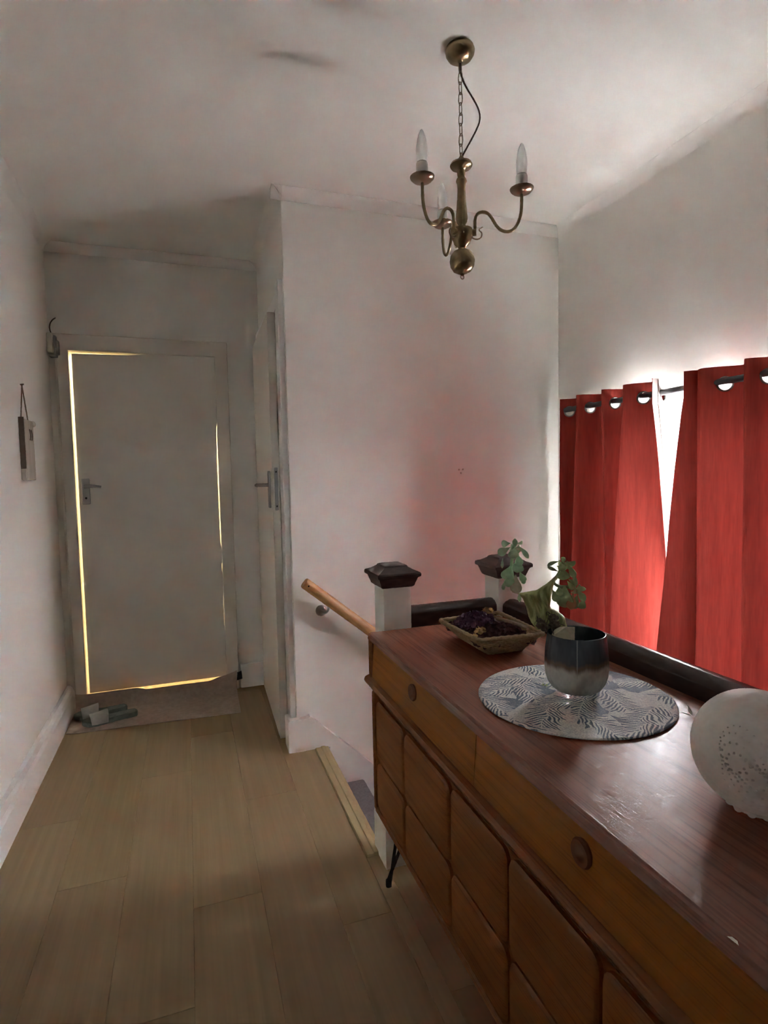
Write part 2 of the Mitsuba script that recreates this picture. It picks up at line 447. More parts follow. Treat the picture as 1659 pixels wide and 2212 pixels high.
# skirting
add('baseboard_left', extrude(Polygon([(XL, 0), (-0.648, 0), (-0.648, 0.115), (-0.655, 0.135), (-0.668, 0.15), (XL, 0.152)]), YD - YB - 0.02, 'y', YB), 'm_trim', kind='structure',
    label='white skirting board along the left wall')
sk = Polygon([(0.402, 0), (0.402, 0.148), (0.408, 0.155), (0.505, 0.158), (1.90, -1.165), (1.90, -1.5), (0.90, -0.62), (0.60, -0.31), (0.60, 0.0)])
sk_bead = Polygon([(0.495, 0.160), (0.505, 0.166), (1.90, -1.157), (1.90, -1.172), (0.505, 0.150)])
add('baseboard_stair', join(extrude(sk, 0.028, 'y', YS - 0.03), extrude(sk_bead, 0.034, 'y', YS - 0.036)), 'm_trim', kind='structure',
    label='white skirting board that turns down along the stairs')
add('baseboard_return', bx(0.402, XC + 0.01, YS - 0.03, YS + 0.075, 0.0, 0.15, 0.004), 'm_trim', kind='structure')
add('baseboard_end', bx(0.262, XC, YD - 0.018, YD, 0.0, 0.15, 0.004), 'm_trim', kind='structure', label='short white skirting right of the end door')

# ------------------------------------------------------------------ end door
tag('door_1', 'plain cream flush door at the end of the landing, light leaking round it', None, None, 'structure')
leaf_outline = [(-0.577, 0.083), (-0.577, 2.003), (-0.30, 2.008), (-0.10, 2.0205), (0.183, 2.0205), (0.183, 1.66), (0.176, 1.58), (0.1735, 1.40), (0.1730, 1.15),
                (0.1750, 0.92), (0.183, 0.86), (0.183, 0.80), (0.1775, 0.78), (0.1775, 0.74), (0.183, 0.72), (0.183, 0.60), (0.1790, 0.585), (0.1790, 0.50), (0.183, 0.49),
                (0.1785, 0.47), (0.1785, 0.40), (0.183, 0.385), (0.183, 0.083)]
leaf_poly = Polygon(leaf_outline).buffer(0)
add('door_1__leaf', extrude(leaf_poly, 0.04, 'y', YD + 0.004), 'm_door')
arch = [bx(-0.693, -0.590, YD - 0.020, YD + 0.002, 0.0, 2.105, 0.004), bx(0.180, 0.255, YD - 0.020, YD + 0.002, 0.0, 2.105, 0.004), bx(-0.693, 0.255, YD - 0.0203, YD + 0.002, 2.016, 2.105, 0.004),
        bx(-0.655, -0.643, YD - 0.026, YD - 0.018, 0.0, 2.06, 0.003)]
add('door_1__frame', join(*arch), 'm_door', label='moulded cream frame round the door')
add('door_1__threshold', bx(-0.59, 0.18, YD + 0.002, YD + 0.11, 0.0, 0.03, 0.003), 'm_plank_2')
HX, HZ = -0.541, 1.268
add('door_1__handle_plate', bx(HX - 0.021, HX + 0.021, YD - 0.004, YD + 0.005, HZ - 0.10, HZ + 0.045, 0.003), 'm_grey_metal', label='long worn metal handle plate')
add('door_1__handle_plate__lever', join(tube([(HX, YD - 0.002, HZ), (HX, YD - 0.045, HZ)], 0.011, 12),
                                        tube(spline([(HX, YD - 0.045, HZ), (HX + 0.03, YD - 0.05, HZ + 0.002), (HX + 0.085, YD - 0.048, HZ - 0.004)], 12), np.linspace(0.011, 0.006, 12), 10)), 'm_grey_metal', 40,
    label='slim metal lever pointing right')
add('door_1__handle_plate__keyhole', tube([(HX, YD - 0.0045, HZ - 0.065), (HX, YD - 0.002, HZ - 0.065)], 0.006, 12), 'm_rubber')

# side door in the return wall, a little ajar
tag('door_2', 'side door in the door recess, seen edge-on with its lever handle', None, None, 'structure')
lf = bx(0, 0.038, 0, 0.76, 0.012, 2.075, 0.002)
lf.apply_transform(trimesh.transformations.rotation_matrix(math.radians(-1.2), [0, 0, 1]))
lf.apply_translation((0.383, 2.755, 0))
add('door_2__leaf', lf, 'm_door')
add('door_2__frame', join(bx(0.420, XC + 0.004, 2.655, 2.735, 0, 2.20, 0.004), bx(0.426, XC + 0.004, 3.515, 3.56, 0, 2.16, 0.004), bx(0.424, XC + 0.004, 2.70, 3.56, 2.085, 2.16, 0.004)), 'm_trim')
add('door_2__lock_plate', bx(0.395, 0.411, 2.7515, 2.757, 1.14, 1.345, 0.001), 'm_grey_metal', label='metal lock faceplate in the door edge')
add('door_2__lock_plate__screw', join(*[tube([(0.403, 2.7495, z), (0.403, 2.753, z)], 0.004, 8) for z in (1.16, 1.325)]), 'm_rubber')
add('door_2__handle_plate', bx(0.374, 0.383, 2.805, 2.845, 1.15, 1.33, 0.002), 'm_grey_metal', label='narrow metal handle plate')
add('door_2__handle_plate__lever', tube(spline([(0.376, 2.822, 1.262), (0.35, 2.822, 1.262), (0.335, 2.84, 1.262), (0.332, 2.93, 1.258)], 20), 0.008, 10), 'm_grey_metal', 40)

# room behind the end door: warm ceiling lamp and cream walls
add('wall_room', join(bx(-2.2, -2.1, 3.6, 6.4, -0.2, 2.7), bx(1.4, 1.5, 3.6, 6.4, -0.2, 2.7), bx(-2.2, 1.5, 6.3, 6.4, -0.2, 2.7),
                      bx(-2.2, XL - 0.10, YD + 0.06, YD + 0.11, -0.2, 2.7), bx(XC + 0.09, 1.5, YD + 0.06, YD + 0.11, -0.2, 2.7)), 'm_cream_wall', kind='structure', label='cream wall of the bright room behind the end door')
add('floor_room', bx(-2.2, 1.5, YD + 0.11, 6.4, -0.1, 0.0), 'm_plank_3', kind='structure')
add('ceiling_room', bx(-2.2, 1.5, YD + 0.02, 6.4, 2.62, 2.7), 'm_ceiling', kind='structure')
globe = trimesh.creation.icosphere(3, 0.12)
globe.apply_translation((-0.3, 4.9, 2.40))
add('room_lamp', globe, 'm_sleeve', True, label='round warm ceiling lamp in the room behind the end door', cat='lamp')
scene['room_lamp']['emitter'] = {'type': 'area', 'radiance': rgb(0.32, 0.285, 0.205)}

# window
GX = 2.06
tag('window_1', 'bright window behind the red curtains', None, None, 'structure')
fw = 0.055
fr = sbox(WY0, WZ0, WY1, WZ1)
holes = [sbox(WY0 + fw, WZ0 + fw, 1.71, WZ1 - fw), sbox(1.77, WZ0 + fw, WY1 - fw, WZ1 - fw)]
holes = [sbox(WY0 + fw, WZ0 + fw, 1.45, WZ1 - fw), sbox(1.50, WZ0 + fw, 2.08, WZ1 - fw), sbox(2.13, WZ0 + fw, WY1 - fw, WZ1 - fw)]
add('window_1__frame', extrude(fr.difference(unary_union(holes)), 0.05, 'x', GX - 0.025), 'm_frame_white', label='white painted window frame')
beads = [extrude(h.difference(h.buffer(-0.014)), 0.02, 'x', GX - 0.040) for h in holes]
add('window_1__frame__glazing_bead', join(*beads), 'm_frame_white')
for h in holes:
    y0, z0, y1, z1 = h.bounds
    add(num('window_1__pane'), (np.array([(GX, y0 - .003, z0 - .003), (GX, y1 + .003, z0 - .003), (GX, y1 + .003, z1 + .003), (GX, y0 - .003, z1 + .003)]), np.array([[0, 1, 2, 3]])), 'm_glass')
add('window_1__sill', bx(XR - 0.03, GX - 0.02, WY0 - 0.04, WY1 + 0.03, WZ0 - 0.025, WZ0 + 0.003, 0.004), 'm_frame_white')
# unseen small window, added behind the camera to give fill light
tag('added_window_2', 'unseen small window added behind the camera for fill light', None, None, 'structure')
add('added_window_2__frame', extrude(sbox(0.13, 1.47, 0.27, 1.61).difference(sbox(0.145, 1.485, 0.255, 1.595)), 0.05, 'y', YB - 0.12), 'm_frame_white')
add('added_window_2__pane', (np.array([(0.143, YB - 0.09, 1.483), (0.257, YB - 0.09, 1.483), (0.257, YB - 0.09, 1.597), (0.143, YB - 0.09, 1.597)]), np.array([[0, 1, 2, 3]])), 'm_glass')

# ------------------------------------------------------------------ stairs
tag('staircase', 'grey carpeted stairs going down beside the pale wall', 'stairs')
for i in range(5):
    x0 = XE - 0.02 + 0.19 * i
    z = -0.19 * (i + 1)
    add(num('staircase__tread'), bx(x0, x0 + 0.21, YE, YS - 0.03, z - 0.03, z, 0.009), 'm_carpet', 40)
    add(num('staircase__riser'), bx(x0 - 0.012, x0 + 0.004, YE, YS - 0.03, z - 0.01, z + 0.165), 'm_carpet')

# handrail on the stair wall
tag('handrail', 'round oak handrail sloping down the stair wall behind the white post', 'handrail')
ha, hb = np.array([0.487, 2.56, 0.815]), np.array([1.62, 2.56, -0.12])
hd = (hb - ha) / np.linalg.norm(hb - ha)
add('handrail__rail', tube([ha, ha + hd * 0.004, hb], [0.0235, 0.0255, 0.0255], 24), 'm_handrail', 40)
add('handrail__plug', tube([ha + hd * 0.020 + np.array([0, -0.0262, 0.0]), ha + hd * 0.020 + np.array([0, -0.023, 0])], 0.004, 10), 'm_rubber', label='small dark screw hole near its upper end')


def bracket(p):
    """Chrome rose on the wall with a bent arm up to the rail at p."""
    w = np.array([p[0] - 0.02, YS - 0.001, p[2] - 0.062])
    rose = lathe([(0, 0), (0.026, 0), (0.027, 0.004), (0.022, 0.009), (0.012, 0.012), (0.0, 0.013)], 24)
    rose.apply_transform(trimesh.transformations.rotation_matrix(math.pi / 2, [1, 0, 0]))
    rose.apply_translation(w)
    arm = tube(spline([w + (0, -0.008, 0), w + (0.004, -0.05, 0.0), w + (0.014, -0.078, 0.012), np.array(p) + (0, 0, -0.022)], 18), 0.006, 10)
    return join(rose, arm)


add('handrail__bracket', bracket(ha + hd * 0.145), 'm_chrome', 40, label='chrome wall bracket')
add('handrail__bracket_001', bracket(ha + hd * 1.2), 'm_chrome', 40)

# ------------------------------------------------------------------ newel posts and rails
PY = 1.766


def newel(cx, label):
    k = num('newel_post')
    tag(k, label, 'newel post', None)
    g = 0.047
    post = square_loft(cx, PY, [(g - 0.003, -0.0), (g, 0.003), (g, 0.948), (g - 0.004, 0.952)])
    add(k + '__post', post, 'm_white_post')
    add(k + '__base', square_loft(cx, PY, [(g + 0.014, 0.0), (g + 0.014, 0.14), (g + 0.010, 0.152), (g + 0.001, 0.156)]), 'm_white_post')
    add(k + '__cap', square_loft(cx, PY, [(g + 0.004, 0.934), (0.056, 0.938), (0.061, 0.952), (0.066, 0.966), (0.0735, 0.970), (0.0745, 0.978), (0.072, 0.983), (0.058, 0.988), (0.041, 0.999),
                                          (0.038, 1.004), (0.030, 1.007), (0.002, 1.010)]), 'm_cap_wood', 20, label='dark stained moulded cap')
    return k


newel(0.631, 'white newel post with dark cap at the top of the stairs, left of the two')
newel(1.052, 'white newel post with dark cap behind the plant, right of the two')


def rail_profile():
    """Rail section (across, up): flat sides, chamfered shoulders and a slightly domed top."""
    return Polygon([(-0.034, 0.0), (0.034, 0.0), (0.037, 0.004), (0.037, 0.044), (0.034, 0.051), (0.024, 0.060), (0.010, 0.0655), (0.0, 0.0665), (-0.010, 0.0655), (-0.024, 0.060), (-0.034, 0.051), (-0.037, 0.044), (-0.037, 0.004)])


RZ = 0.792
r1 = extrude(affinity.translate(rail_profile(), PY, RZ), 1.052 - 0.631 - 0.097, 'x', 0.631 + 0.0485)
add('banister_rail', r1, 'm_dark_wood', 35, label='short dark wood banister rail between the two white posts', cat='banister')
r2 = extrude(affinity.translate(rail_profile(), 1.056, RZ), PY - 0.0485 - YB, 'y', YB)
add('banister_rail_001', r2, 'm_dark_wood', 35, label='long dark wood banister rail running behind the sideboard', cat='banister')

# ------------------------------------------------------------------ sideboard
SX0, SX1, SY0, SY1 = 0.512, 1.012, -0.34, 1.672
tag('sideboard', 'teak sideboard with raised panels, carrying the plant pot and basket', 'sideboard')
# top board with a rounded lip
tp = Polygon([(SX0, ZT - 0.018), (SX0 + 0.004, ZT - 0.003), (SX0 + 0.011, ZT), (SX1 - 0.003, ZT), (SX1, ZT - 0.003), (SX1, ZT - 0.022), (SX0 + 0.005, ZT - 0.022)])
add('sideboard__top', extrude(tp, SY1 - SY0, 'y', SY0), 'm_top_wood')
add('sideboard__end_panel', bx(SX0 + 0.001, SX1 - 0.005, SY1 - 0.022, SY1 + 0.0015, 0.668, ZT - 0.0005, 0.006), 'm_frame_wood')
add('sideboard__end_panel_001', bx(SX0 + 0.014, SX1 - 0.005, SY0, SY0 + 0.022, 0.668, ZT - 0.02, 0.004), 'm_frame_wood')
add('sideboard__drawer_case', bx(SX0 + 0.030, SX1 - 0.006, SY0 + 0.01, SY1 - 0.02, 0.668, ZT - 0.022), 'm_frame_wood')
lip = Polygon([(SX0 - 0.008, 0.652), (SX0 - 0.012, 0.660), (SX0 - 0.008, 0.670), (SX0 + 0.004, 0.674), (SX0 + 0.03, 0.674), (SX1 - 0.01, 0.674), (SX1 - 0.01, 0.652)])
add('sideboard__lower_moulding', extrude(lip, SY1 - SY0 + 0.014, 'y', SY0 - 0.004), 'm_frame_wood')
seams = [SY1 - 0.024, 0.985, 0.335, SY0 + 0.02]
for b, a in zip(seams[:-1], seams[1:]):
    # the drawer front leans back a little towards its top
    v = [(SX0 + 0.004, 0.676), (SX0 + 0.012, ZT - 0.024), (SX0 + 0.032, ZT - 0.024), (SX0 + 0.032, 0.676)]
    k = num('sideboard__drawer')
    add(k, extrude(Polygon(v), b - a - 0.003, 'y', a + 0.0015), 'm_front_wood')
    ky = (a + b) / 2 - 0.002
    kn = lathe([(0, -0.004), (0.020, -0.003), (0.0215, 0.002), (0.019, 0.006), (0.014, 0.0045), (0.010, 0.006), (0.006, 0.010), (0, 0.011)], 20)
    kn.apply_transform(trimesh.transformations.rotation_matrix(-math.pi / 2, [0, 1, 0]))
    kn.apply_translation((SX0 + 0.0075, ky, 0.748))
    add(k + '__knob', kn, 'm_knob_wood', 40)
# recessed neck and the lower carcass
add('sideboard__recess', bx(SX0 + 0.055, SX1 - 0.02, SY0 + 0.02, SY1 - 0.05, 0.613, 0.654), 'm_frame_wood')
add('sideboard__carcass', join(bx(SX0 + 0.020, SX1 - 0.012, SY0 + 0.02, SY1 - 0.022, 0.262, 0.615, 0.003), bx(SX0 + 0.004, SX1 - 0.012, SY1 - 0.035, SY1 - 0.017, 0.255, 0.632, 0.003)), 'm_frame_wood')


def raised_panel(y0, y1, z0, z1, r=0.023):
    """A pillowed panel with rounded corners on the front, facing -x."""
    base = sbox(y0, z0, y1, z1).buffer(-r).buffer(r, quad_segs=4)
    rings = [(0.0, SX0 + 0.021), (0.0, SX0 + 0.012), (0.003, SX0 + 0.0085), (0.008, SX0 + 0.0062), (0.018, SX0 + 0.0048), (0.030, SX0 + 0.0042)]
    cx, cz = (y0 + y1) / 2, (z0 + z1) / 2
    ring0 = np.array(base.exterior.coords)[:-1]
    ang = np.arctan2(ring0[:, 1] - cz, ring0[:, 0] - cx)
    V = []
    for off, x in rings:
        hy, hz = (y1 - y0) / 2, (z1 - z0) / 2
        s = np.c_[(ring0[:, 0] - cx) * (hy - off) / hy + cx, (ring0[:, 1] - cz) * (hz - off) / hz + cz]
        V.append(np.c_[np.full(len(s), x), s])
    n = len(ring0)
    V = np.vstack(V + [[(SX0 + 0.0040, cx, cz)]])
    F = []
    for i in range(len(rings) - 1):
        for j in range(n):
            j2 = (j + 1) % n
            F += [(i * n + j, i * n + j2, (i + 1) * n + j2), (i * n + j, (i + 1) * n + j2, (i + 1) * n + j)]
    F += [((len(rings) - 1) * n + j, (len(rings) - 1) * n + (j + 1) % n, len(V) - 1) for j in range(n)]
    m = trimesh.Trimesh(V, np.array(F), process=False)
    nn = np.cross(V[F[-1][1]] - V[F[-1][0]], V[F[-1][2]] - V[F[-1][0]])
    if nn[0] > 0:
        m.invert()
    return m


cols = [1.634, 1.395, 1.110, 0.868, 0.622, 0.376, 0.130, -0.116, -0.318]
gaps = {1.110: 0.003, 0.868: 0.003}
for y1, y0 in zip(cols[:-1], cols[1:]):
    k = num('sideboard__door')
    g = 0.004
    add(k, bx(SX0 + 0.0195, SX0 + 0.024, y0 + 0.0008, y1 - 0.0008, 0.262, 0.613), 'm_frame_wood')
    for z0, z1 in ((0.266, 0.416), (0.425, 0.611)):
        add(num(k + '__raised_panel'), raised_panel(y0 + g, y1 - g, z0, z1), 'm_panel_wood', 35)
add('sideboard__bottom', bx(SX0 + 0.006, SX1 - 0.012, SY0 + 0.02, SY1 - 0.022, 0.245, 0.263, 0.003), 'm_frame_wood')


def hairpin(x, y, dx, dy):
    foot = np.array([x + dx, y + dy, 0.006])
    t1, t2 = np.array([x - 0.055 * np.sign(dx + 1e-9), y + 0.01, 0.246]), np.array([x - 0.004, y - 0.012 * np.sign(dy + 1e-9), 0.246])
    pts = np.vstack([np.linspace(t1, foot + (-0.004, 0.003, 0.004), 10), [foot], np.linspace(foot + (0.003, -0.004, 0.004), t2, 10)])
    m = tube(pts, 0.0052, 10)
    return join(m, tube([foot + (0, 0, -0.006), foot + (0, 0, 0.014)], 0.0095, 12), bx(x - 0.045, x + 0.06, y - 0.05, y + 0.05, 0.242, 0.2465, 0.001))


for lx, ly, dx, dy in ((SX0 + 0.062, SY1 - 0.085, -0.022, 0.046), (SX1 - 0.07, SY1 - 0.085, 0.02, 0.046), (SX0 + 0.062, SY0 + 0.085, -0.022, -0.04), (SX1 - 0.07, SY0 + 0.085, 0.02, -0.04)):
    add(num('sideboard__leg'), hairpin(lx, ly, dx, dy), 'm_black_metal', 40, label='black hairpin leg')
chip = trimesh.Trimesh(np.array([(0, 0, 0), (0.002, 0.007, 0), (-0.001, 0.013, 0), (0.003, 0.004, .0008), (0.003, 0.010, .0006)])).convex_hull
chip.apply_translation((SX0 + 0.006, 0.410, ZT - 0.0012))
add('sideboard__chip', chip, 'm_chip', label='small pale chip on the front edge')

# ------------------------------------------------------------------ things on the sideboard
# placemat
MC = (0.772, 1.008)
pm = lathe([(0, 0), (0.198, 0), (0.202, 0.0015), (0.2035, 0.003), (0.202, 0.005), (0.198, 0.006), (0.1, 0.0062), (0, 0.0062)], 128, (MC[0], MC[1], ZT))
add('placemat', pm, 'm_placemat', 40, label='round placemat with blue-grey fern print under the plant pot', cat='placemat')
# dried leaf scraps
def scrap(name, pts, mat, label):
    tri = []
    for base, tip, w in pts:
        base, tip = np.array(base, float), np.array(tip, float)
        d = tip - base
        side = np.cross(d, [0, 0, 1.0])
        side = side / (np.linalg.norm(side) + 1e-9) * w
        mid = base + d * 0.35
        V = np.array([base, mid + side, tip, mid - side, mid + (0, 0, w * 0.5)])
        m = trimesh.Trimesh(V, [(0, 1, 4), (1, 2, 4), (2, 3, 4), (3, 0, 4), (0, 3, 1), (1, 3, 2)], process=False)
        tri.append(m)
    add(name, join(*tri), mat, label=label, cat='dried leaf')


scrap('dried_leaf', [((0.925, 0.842, ZT + 0.002), (0.945, 0.872, ZT + 0.012), 0.004), ((0.925, 0.842, ZT + 0.002), (0.915, 0.800, ZT + 0.002), 0.004), ((0.925, 0.842, ZT + 0.003), (0.905, 0.860, ZT + 0.008), 0.003)], 'm_dry_stick',
      'spiky grey dried leaf scrap at the right edge of the round placemat')
scrap('leaf_fragment', [((0.745 + 0.009 * math.cos(t) * 0.2, 1.075, ZT + 0.0065), (0.745 + 0.011 * math.cos(t), 1.075 + 0.011 * math.sin(t), ZT + 0.011), 0.0028) for t in (0.2, 1.5, 2.6, 3.9, 5.2)], 'm_leaf_olive',
      'tiny fallen green leaf scrap on the placemat left of the pot')
# pot
PC = (0.785, 1.016, ZT + 0.0062)
tag('plant_pot', 'round dark-to-pale ombre glazed pot on the fern placemat', 'pot')
outer = [(0.043, 0.010), (0.052, 0.016), (0.0605, 0.028), (0.0655, 0.043), (0.067, 0.060), (0.0665, 0.080), (0.0645, 0.105), (0.0613, 0.129), (0.0603, 0.1335)]
inner = [(0.0592, 0.1338), (0.0582, 0.132), (0.0615, 0.105), (0.0632, 0.075), (0.0625, 0.055), (0.056, 0.034), (0.044, 0.024), (0.0, 0.021)]
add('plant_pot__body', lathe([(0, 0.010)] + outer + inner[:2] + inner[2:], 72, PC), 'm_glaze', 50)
add('plant_pot__foot', lathe([(0, 0.0003), (0.040, 0.0003), (0.0435, 0.003), (0.0445, 0.007), (0.043, 0.0098), (0, 0.0098)], 64, PC), 'm_clear', 50, label='thick clear glass foot')
soil = lathe([(0, 0.085), (0.03, 0.084), (0.060, 0.082), (0.0605, 0.078), (0, 0.078)], 32, PC)
add('plant_pot__soil', soil, 'm_pot_inside', label='dark soil')

# basket of dried flowers
def ring_path(cx, cy, hx, hy, z, r, n=64):
    q = sbox(-hx, -hy, hx, hy).buffer(-r).buffer(r, quad_segs=6)
    L = q.exterior.length
    return np.array([(cx + (p := q.exterior.interpolate(L * k / n)).x, cy + p.y, z) for k in range(n)])


BCX, BCY = 0.804, 1.428
tag('basket', 'shallow rectangular woven basket of dried flowers on the sideboard', 'basket')
levels = 8
for k in range(levels):
    t = k / (levels - 1)
    path = ring_path(BCX, BCY, 0.055 + 0.046 * t ** 1.1, 0.093 + 0.030 * t, ZT + 0.0042 + 0.0445 * t, 0.012, 160)
    if k == levels - 1:
        path[:, 2] += 0.004 * np.abs(np.sin(np.arange(160) / 160 * 2 * math.pi)) ** 2
    rad = (0.0042 if k < levels - 1 else 0.0062) * (1 + 0.16 * np.sin(np.arange(160) * 2 * math.pi / 4 + k * 1.6))
    add(num('basket__coil') if k < levels - 1 else 'basket__rim', tube(path, rad, 8, closed=True), 'm_basket', True, label=None if k < levels - 1 else 'thick twisted rim')
add('basket__base', bx(BCX - 0.056, BCX + 0.056, BCY - 0.094, BCY + 0.094, ZT + 0.0005, ZT + 0.0065, 0.002), 'm_basket')


def petals(n, seed, hole, z_of, size, r):
    g = np.random.default_rng(seed)
    V, F = [], []
    for _ in range(n):
        while True:
            x, y = g.uniform(-1, 1, 2)
            if hole(x, y):
                break
        c = np.array([BCX + x * 0.088, BCY + y * 0.112, 0])
        c[2] = ZT + z_of(x, y) + g.uniform(-0.006, 0.006)
        s = g.uniform(*size)
        a, b = g.normal(size=3), g.normal(size=3)
        a /= np.linalg.norm(a)
        b -= a * (a @ b)
        b /= np.linalg.norm(b)
        nn = np.cross(a, b)
        curl = g.uniform(0.1, 0.5)
        o = len(V)
        for i in (-1, 0, 1):
            for j in (-1, 0, 1):
                V.append(c + s * (a * i * (1 - 0.3 * abs(j)) + b * j * 0.7 + nn * curl * (i * i + j * j)))
        for i in (0, 1):
            for j in (0, 1):
                q = o + i * 3 + j
                F += [(q, q + 3, q + 4), (q, q + 4, q + 1)]
    return trimesh.Trimesh(np.array(V), np.array(F), process=False)


mound = lambda x, y: 0.042 + 0.026 * math.exp(-((x + 0.15) ** 2 * 2.5 + (y - 0.25) ** 2 * 1.6)) - 0.006 * (x * x + y * y)
add('dried_petals', petals(1500, 3, lambda x, y: abs(x) < 0.93 and abs(y) < 0.96, lambda x, y: mound(x, y) - 0.003, (0.005, 0.011), 0), 'm_petal_dark', True,
    label='dark dried petals heaped in the woven basket', cat='potpourri', kind='stuff')
add('dried_petals_001', petals(420, 4, lambda x, y: (x + 0.35) ** 2 + (y - 0.35) ** 2 < 0.36, lambda x, y: mound(x, y) + 0.008, (0.005, 0.010), 0), 'm_petal_purple', True,
    label='purple dried petals on top of the heap in the basket', cat='potpourri', kind='stuff')


def dry_bloom(name, c, r, seed, label):
    g = np.random.default_rng(seed)
    ms = []
    for k in range(26):
        d = g.normal(size=3)
        d[2] = abs(d[2])
        d /= np.linalg.norm(d)
        s = np.cross(d, g.normal(size=3))
        s /= np.linalg.norm(s)
        b = np.array(c) + d * r * 0.15
        V = np.array([b, b + d * r * 0.6 + s * r * 0.32, b + d * r + (0, 0, -0.15 * r), b + d * r * 0.6 - s * r * 0.32])
        ms.append(trimesh.Trimesh(V, [(0, 1, 2), (0, 2, 3)], process=False))
    core = trimesh.creation.icosphere(2, r * 0.55)
    core.apply_translation(c)
    add(name, join(core, *ms), 'm_dry_yellow', label=label, cat='dried flower')


dry_bloom('dried_flower', (0.744, 1.372, ZT + 0.056), 0.016, 11, 'yellow dried flower head at the front of the basket heap')
dry_bloom('dried_flower_001', (0.716, 1.352, ZT + 0.050), 0.009, 12, 'small tan dried flower head in the front corner of the basket')
dry_bloom('dried_flower_002', (0.822, 1.470, ZT + 0.080), 0.018, 13, 'tan dried flower head on top of the basket heap')
add('dried_stick', tube(spline([(0.825, 1.425, ZT + 0.072), (0.85, 1.385, ZT + 0.068), (0.872, 1.335, ZT + 0.060)], 14), np.linspace(0.0045, 0.0055, 14) * (1 + 0.15 * np.sin(np.arange(14) * 2.1)), 8), 'm_dry_stick', 50,
    label='pale knobbly dried seed stick lying across the basket heap', cat='dried stick')

# plant: a crested succulent cutting leaning out of the pot
K = 0.985
PA = np.array([0.755, 1.115, 0.0]) * K + np.array([0, 0, 1.0 * K + 1.30 * (1 - K)])
PU, PN = np.array([0.828, -0.561, 0.0]), np.array([-0.561, -0.828, 0.0])


def pw(u, v, d=0.0):
    return PA + (PU * u + np.array([0, 0, 1.0]) * v + PN * d) * K


tag('succulent', 'drooping green succulent cutting with a crested stem leaning out of the pot', 'plant')
body = [(0.0656, -0.0575), (0.0587, -0.0315), (0.0434, -0.0192), (0.0265, -0.0102), (0.0296, 0.0143), (0.0342, 0.0388), (0.0449, 0.0649), (0.0388, 0.0615), (0.0189, 0.0431), (-0.0029, 0.0278), (-0.0374, 0.0201),
        (-0.0469, 0.0181), (-0.0343, 0.007), (-0.0265, -0.0124), (-0.0218, -0.0336), (-0.0156, -0.0481), (-0.0031, -0.0655), (0.0249, -0.0641), (0.0404, -0.063)]


def inflate(poly, h, ridge, seed, step=0.0022):
    """A cushion over a plane outline: thick in the middle, thin at its rim, fluted by ridge(u, v)."""
    from scipy.spatial import Delaunay
    poly = poly.buffer(0.002).buffer(-0.002)
    ext = poly.exterior
    nb = int(ext.length / step)
    rim = np.array([ext.interpolate(k * ext.length / nb).coords[0] for k in range(nb)])
    x0, y0, x1, y1 = poly.bounds
    gx, gy = np.meshgrid(np.arange(x0, x1, step), np.arange(y0, y1, step))
    inn = np.array([q for q in np.c_[gx.ravel(), gy.ravel()] if poly.buffer(-step * 0.6).contains(Point(q))])
    P = np.vstack([rim, inn])
    tri = Delaunay(P).simplices
    tri = np.array([t for t in tri if poly.contains(Point(P[t].mean(0)))])
    dist = np.array([ext.distance(Point(q)) for q in P])
    dist[:nb] = 0
    th = h * np.sqrt(np.clip(1 - (1 - np.clip(dist / (h * 1.3), 0, 1)) ** 2, 0, 1))
    rd = np.array([ridge(*q) for q in P]) * np.clip(dist / 0.006, 0, 1)
    top = np.array([pw(q[0], q[1], t + r_) for q, t, r_ in zip(P, th, rd)])
    bot = np.array([pw(q[0], q[1], -t + r_ * 0.3) for q, t, r_ in zip(P, th, rd)])
    n = len(P)
    bot_idx = np.arange(n) + n
    bot_idx[:nb] = np.arange(nb)
    F = np.vstack([tri, bot_idx[tri][:, ::-1]])
    m = trimesh.Trimesh(np.vstack([top, bot]), F, process=False)
    m.remove_unreferenced_vertices()
    return m


cr = inflate(Polygon(body), 0.012, lambda u, v: 0.0035 * math.sin(u * 420 + 3 * math.sin(v * 60)) + 0.003 * math.sin(v * 130 + u * 90), 1)
add('succulent__crested_stem', cr, 'm_crest', True, label='broad fluted olive crested stem')


def lump(c, r, seed, amp=0.35, fr=60):
    m = trimesh.creation.icosphere(3, 1.0)
    v = m.vertices * (1 + amp * (meshkit.fbm(m.vertices * 2.2 + seed, 3, seed) - 0.5)[:, None] * 2)
    m = trimesh.Trimesh(v * np.asarray(r) + np.asarray(c), m.faces, process=False)
    return m


ms = []
g = np.random.default_rng(21)
for k in range(9):
    u, v = g.uniform(-0.006, 0.040), g.uniform(-0.058, -0.022)
    ms.append(lump(pw(u, v, g.uniform(0.006, 0.014)), g.uniform(0.006, 0.011, 3), k, 0.5))
for k in range(12):
    a = pw(g.uniform(-0.005, 0.04), g.uniform(-0.06, -0.02), 0.014)
    ms.append(tube(spline([a, a + g.normal(size=3) * 0.006 + PN * 0.004, a + g.normal(size=3) * 0.012 + np.array([0, 0, -0.012])], 8), 0.0011, 5))
add('succulent__root_clump', join(*ms), 'm_root', True, label='dark matted root clump hanging below the stem')
for k, pts in enumerate([[(-0.0543, 0.1342), (-0.0584, 0.1015), (-0.0578, 0.0605), (-0.0485, 0.0197)], [(0.0373, 0.0518), (0.0449, 0.0649), (0.0526, 0.0811), (0.0556, 0.094)], [(0.0358, 0.0453), (0.0465, 0.0375), (0.0632, 0.0365), (0.0798, 0.0338)]]):
    add(num('succulent__stem'), tube(spline([pw(u, v, -0.003) for u, v in pts], 16), np.linspace(0.0032, 0.0042, 16), 10), 'm_leaf' if k == 0 else 'm_leaf_olive', 60)


